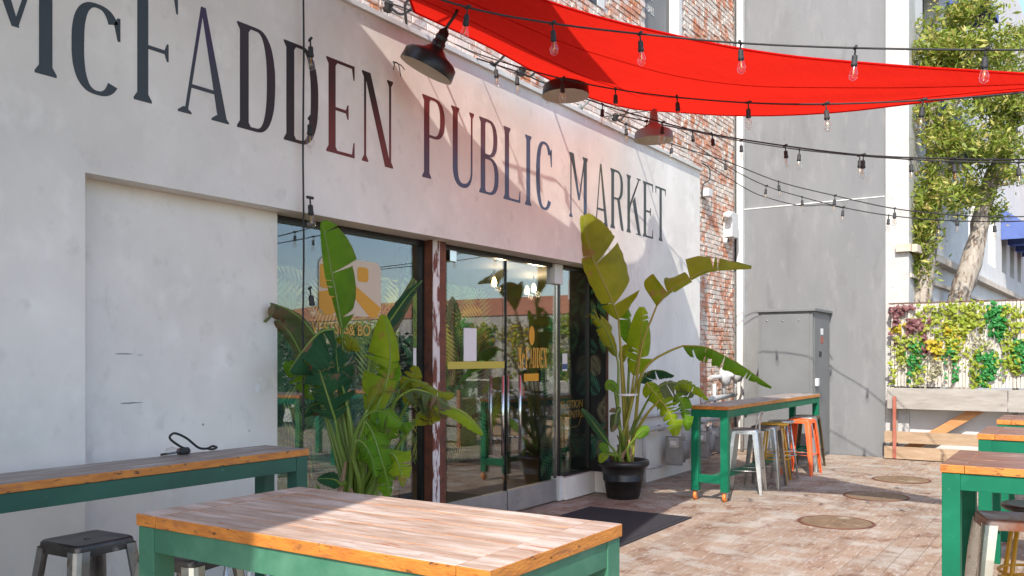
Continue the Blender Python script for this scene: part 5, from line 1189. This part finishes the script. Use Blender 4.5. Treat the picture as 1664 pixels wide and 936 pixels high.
# ================================================================== TREES
def tree(label, trunk, rads, limbs, clumps, nleaf, seed, size=.06, group='paperbark trees in front of the white building'):
    rq = random.Random(seed); e = empty('paperbark_tree', trunk[0], label, 'tree', group)
    q = catmull(trunk, 26); rr_ = []
    for i in range(27):
        f = i / 26 * (len(rads) - 1); k = min(int(f), len(rads) - 2); rr_.append((rads[k] + (rads[k + 1] - rads[k]) * (f - k)) * rq.uniform(.9, 1.1))
    tr = MB(); tr.tube(q, rr_, 14)
    for i, v in enumerate(tr.v): v += Vector((rq.uniform(-1, 1), rq.uniform(-1, 1), 0)) * .018
    tr.build('trunk', 'bark', e)
    for lm, r0 in limbs: c = catmull(lm, 12); MB().tube(c, [r0 * (1 - .8 * i / 12) for i in range(13)], 8).build('limb', 'bark', e)
    tot = sum(c[3] for c in clumps)
    mbs = [MB(), MB()]
    for (ctr, rx, rz, wgt) in clumps:
        nn = int(nleaf * wgt / tot); subs = [ctr + Vector((rq.gauss(0, .5) * rx, rq.gauss(0, .5) * rx, rq.gauss(0, .5) * rz)) for _ in range(max(4, nn // 75))]
        for i in range(nn):
            sb = rq.choice(subs); p = sb + Vector((rq.gauss(0, .10), rq.gauss(0, .10), rq.gauss(0, .075)))
            d = Vector((rq.gauss(0, 1), rq.gauss(0, 1), rq.gauss(.35, .8))).normalized(); n_ = d.cross(Vector((rq.gauss(0, 1), rq.gauss(0, 1), rq.gauss(0, 1)))).normalized()
            L0 = size * rq.choice((rq.uniform(.5, 1), rq.uniform(.8, 1.9))); mb = mbs[0 if rq.random() < .72 else 1]; k = len(mb.v)
            mb.v += [p, p + d * L0 * .5 + n_ * L0 * .16, p + d * L0, p + d * L0 * .5 - n_ * L0 * .16]; mb.face((k, k + 1, k + 2, k + 3))
    for mb, m in zip(mbs, ('tree_leaf', 'tree_leaf_pale')): tag(mb.build('crown', m, e), kind='stuff')
    return e
t1 = 14.9
tree('pale barked tree with leafy trunk left of the leaning one', [Vector((15.78, 2.14, 0)), P(1497, 520, t1 - .35), P(1499, 470, t1 - .35), P(1510, 380, t1 - .3), P(1520, 300, t1 - .3), P(1515, 200, t1 - .3), P(1535, 90, t1 - .3)], [.22, .185, .165, .14, .11, .08, .04],
     [([P(1512, 360, t1 - .3), P(1480, 330, t1 - .5), P(1462, 300, t1 - .6)], .05), ([P(1515, 220, t1 - .3), P(1560, 160, t1 - .4), P(1600, 120, t1 - .5)], .06)],
     [(P(1490, 420, t1 - .45), .17, .55, 1.0), (P(1500, 370, t1 - .5), .28, .35, 1.3), (P(1520, 310, t1 - .6), .42, .35, 1.8), (P(1545, 230, t1 - .7), .45, .4, 2.2), (P(1535, 200, t1 - .6), .3, .3, 1), (P(1530, 70, t1 - .6), .35, .45, 2), (P(1560, 95, t1 - .7), .4, .4, 2.0), (P(1570, 20, t1 - .6), .35, .25, 1.2), (P(1600, 70, t1 - .6), .45, .5, 2), (P(1518, 100, t1 - .6), .25, .3, 1)], 13500, 31, .088)
t2 = 16.6
tree('grey leaning tree with a thick bent trunk above the vine fence', [Vector((18.2, 1.95, 0)), P(1556, 520, t2 - .3), P(1564, 470, t2 - .3), P(1583, 410, t2 - .3), P(1596, 350, t2 - .35), P(1612, 290, t2 - .4), P(1640, 240, t2 - .4), P(1648, 160, t2 - .4)], [.26, .20, .18, .165, .155, .14, .12, .06],
     [([P(1598, 330, t2 - .35), P(1570, 280, t2 - .4), P(1560, 230, t2 - .5)], .08), ([P(1612, 290, t2 - .4), P(1632, 300, t2 - .5), P(1655, 290, t2 - .6)], .05)],
     [(P(1590, 250, t2 - .8), .55, .45, 2), (P(1625, 200, t2 - .7), .45, .5, 2), (P(1600, 150, t2 - .7), .5, .45, 2.0), (P(1645, 110, t2 - .6), .4, .6, 2), (P(1640, 270, t2 - .6), .25, .3, .6), (P(1570, 330, t2 - .8), .3, .35, 1), (P(1618, 345, t2 - .5), .15, .2, .3), (P(1660, 180, t2 - .7), .3, .4, .8)], 10500, 32, .09)

# ================================================================== WHAT THE GLASS REFLECTS
hs_ = empty('tiled_house', (34, -12, 0), 'cream house with a terracotta roof, reflected in the shop glass', 'house')
MB().box((30, -30, 0), (40, -1.5, 3.3)).build('wall', 'cream_house', hs_)
rf = MB(); k = 0
rf.v += [Vector(p) for p in ((29.3, -30.7, 3.25), (40.7, -30.7, 3.25), (40.7, -.8, 3.25), (29.3, -.8, 3.25), (35, -26, 4.45), (35, -5.5, 4.45))]
for f in ((0, 1, 4), (1, 2, 5, 4), (2, 3, 5), (3, 0, 4, 5), (3, 2, 1, 0)): rf.face(f)
ro = rf.build('roof', 'terracotta', hs_, fix=True); MB().box((33.5, -9, 3.9), (34.5, -8, 5.0)).build('chimney', 'white_wall', ro)
for i in range(9):
    y = -29 + i * 3.1; wo_ = MB().box((29.96, y, 1.9), (29.999, y + 1.0, 3.0)).build('window', 'white_paint', hs_); MB().box((29.94, y + .08, 1.98), (29.958, y + .92, 2.92)).build('pane', 'dark_pane', wo_)
rq = random.Random(4)
for i, (x, y) in enumerate(((46, -2), (48, 3.5))):
    b0 = Vector((x, y, 0)); tree(('broad green tree behind the tiled house, reflected in the right window', 'tall green tree beside the tiled house, reflected in the doors')[i], [b0, b0 + Vector((.2, .1, 2)), b0 + Vector((0, .3, 4.5))], [.35, .28, .12], [([b0 + Vector((0, 0, 2.5)), b0 + Vector((0, -1, 4))], .12)],
         [(b0 + Vector((rq.uniform(-1.5, 1.5), rq.uniform(-2, 2), rq.uniform(4, 7))), .9, .7, 1) for _ in range(9)], 2500, 50 + i, .22, 'background trees')
ue = empty('closed_umbrella', (14.3, -.75, 0), 'folded maroon patio umbrella, reflected in the left door', 'umbrella')
MB().tube([(14.3, -.75, .04), (14.3, -.75, 2.85)], .022, 10).build('pole', 'black', ue); MB().lathe([(0, 0), (.25, 0), (.25, .05), (.05, .07)], (14.3, -.75, 0), 20).build('base', 'black', ue)
cn = MB(); rg = []
for (r_, z) in ((.02, 2.83), (.08, 2.72), (.14, 2.5), (.15, 2.46), (.13, 2.3), (.16, 1.9), (.19, 1.4), (.22, 1.05)):
    b0 = len(cn.v)
    for k in range(32): an = 2 * math.pi * k / 32; q = r_ * (1 + .22 * math.cos(8 * an)); cn.v.append(Vector((14.3 + q * math.cos(an), -.75 + q * math.sin(an), z)))
    rg.append(b0)
for i in range(len(rg) - 1):
    for k in range(32): cn.face((rg[i] + k, rg[i] + (k + 1) % 32, rg[i + 1] + (k + 1) % 32, rg[i + 1] + k), True)
cn.build('canopy', 'maroon_cloth', ue)

# dark shrubs in pots along the fence outside the frame, reflected in the left window
for i, lb in enumerate(('dark leafy shrub in a black pot nearest the folded umbrella', 'dark leafy shrub in a black pot second from the folded umbrella', 'dark leafy shrub in a black pot third from the folded umbrella', 'dark leafy shrub in a black pot fourth from the folded umbrella', 'dark leafy shrub in a black pot farthest from the folded umbrella')):
    rq = random.Random(300 + i); c = Vector((14.25 + rq.uniform(-.1, .1), -1.75 - i * 1.05, 0)); e = empty('potted_shrub', c, lb, 'shrub', 'dark potted shrubs along the fence')
    MB().lathe([(0, 0), (.22, 0), (.30, .42), (.32, .42), (.32, .47), (.28, .47), (.27, .40), (0, .40)], c, 20).build('pot', 'pot_black', e)
    for k in range(5): MB().tube(catmull([c + Vector((0, 0, .38)), c + Vector((rq.uniform(-.2, .2), rq.uniform(-.2, .2), .9)), c + Vector((rq.uniform(-.4, .4), rq.uniform(-.5, .5), 1.6))], 8), [.02 - .0018 * q for q in range(9)], 6).build('stem', 'bark', e)
    mb = MB()
    for k in range(1300):
        p = c + Vector((rq.gauss(0, .24), rq.gauss(0, .32), rq.uniform(.5, 2.0 + .2 * math.sin(i * 2)))); d = Vector((rq.gauss(0, 1), rq.gauss(0, 1), rq.gauss(.2, .7))).normalized(); n_ = d.cross(Vector((rq.gauss(0, 1), rq.gauss(0, 1), rq.gauss(0, 1)))).normalized(); L0 = rq.uniform(.10, .26); k0 = len(mb.v)
        mb.v += [p, p + d * L0 * .5 + n_ * L0 * .17, p + d * L0, p + d * L0 * .5 - n_ * L0 * .17]; mb.face((k0, k0 + 1, k0 + 2, k0 + 3))
    tag(mb.build('foliage', 'shrub_leaf', e), kind='stuff')
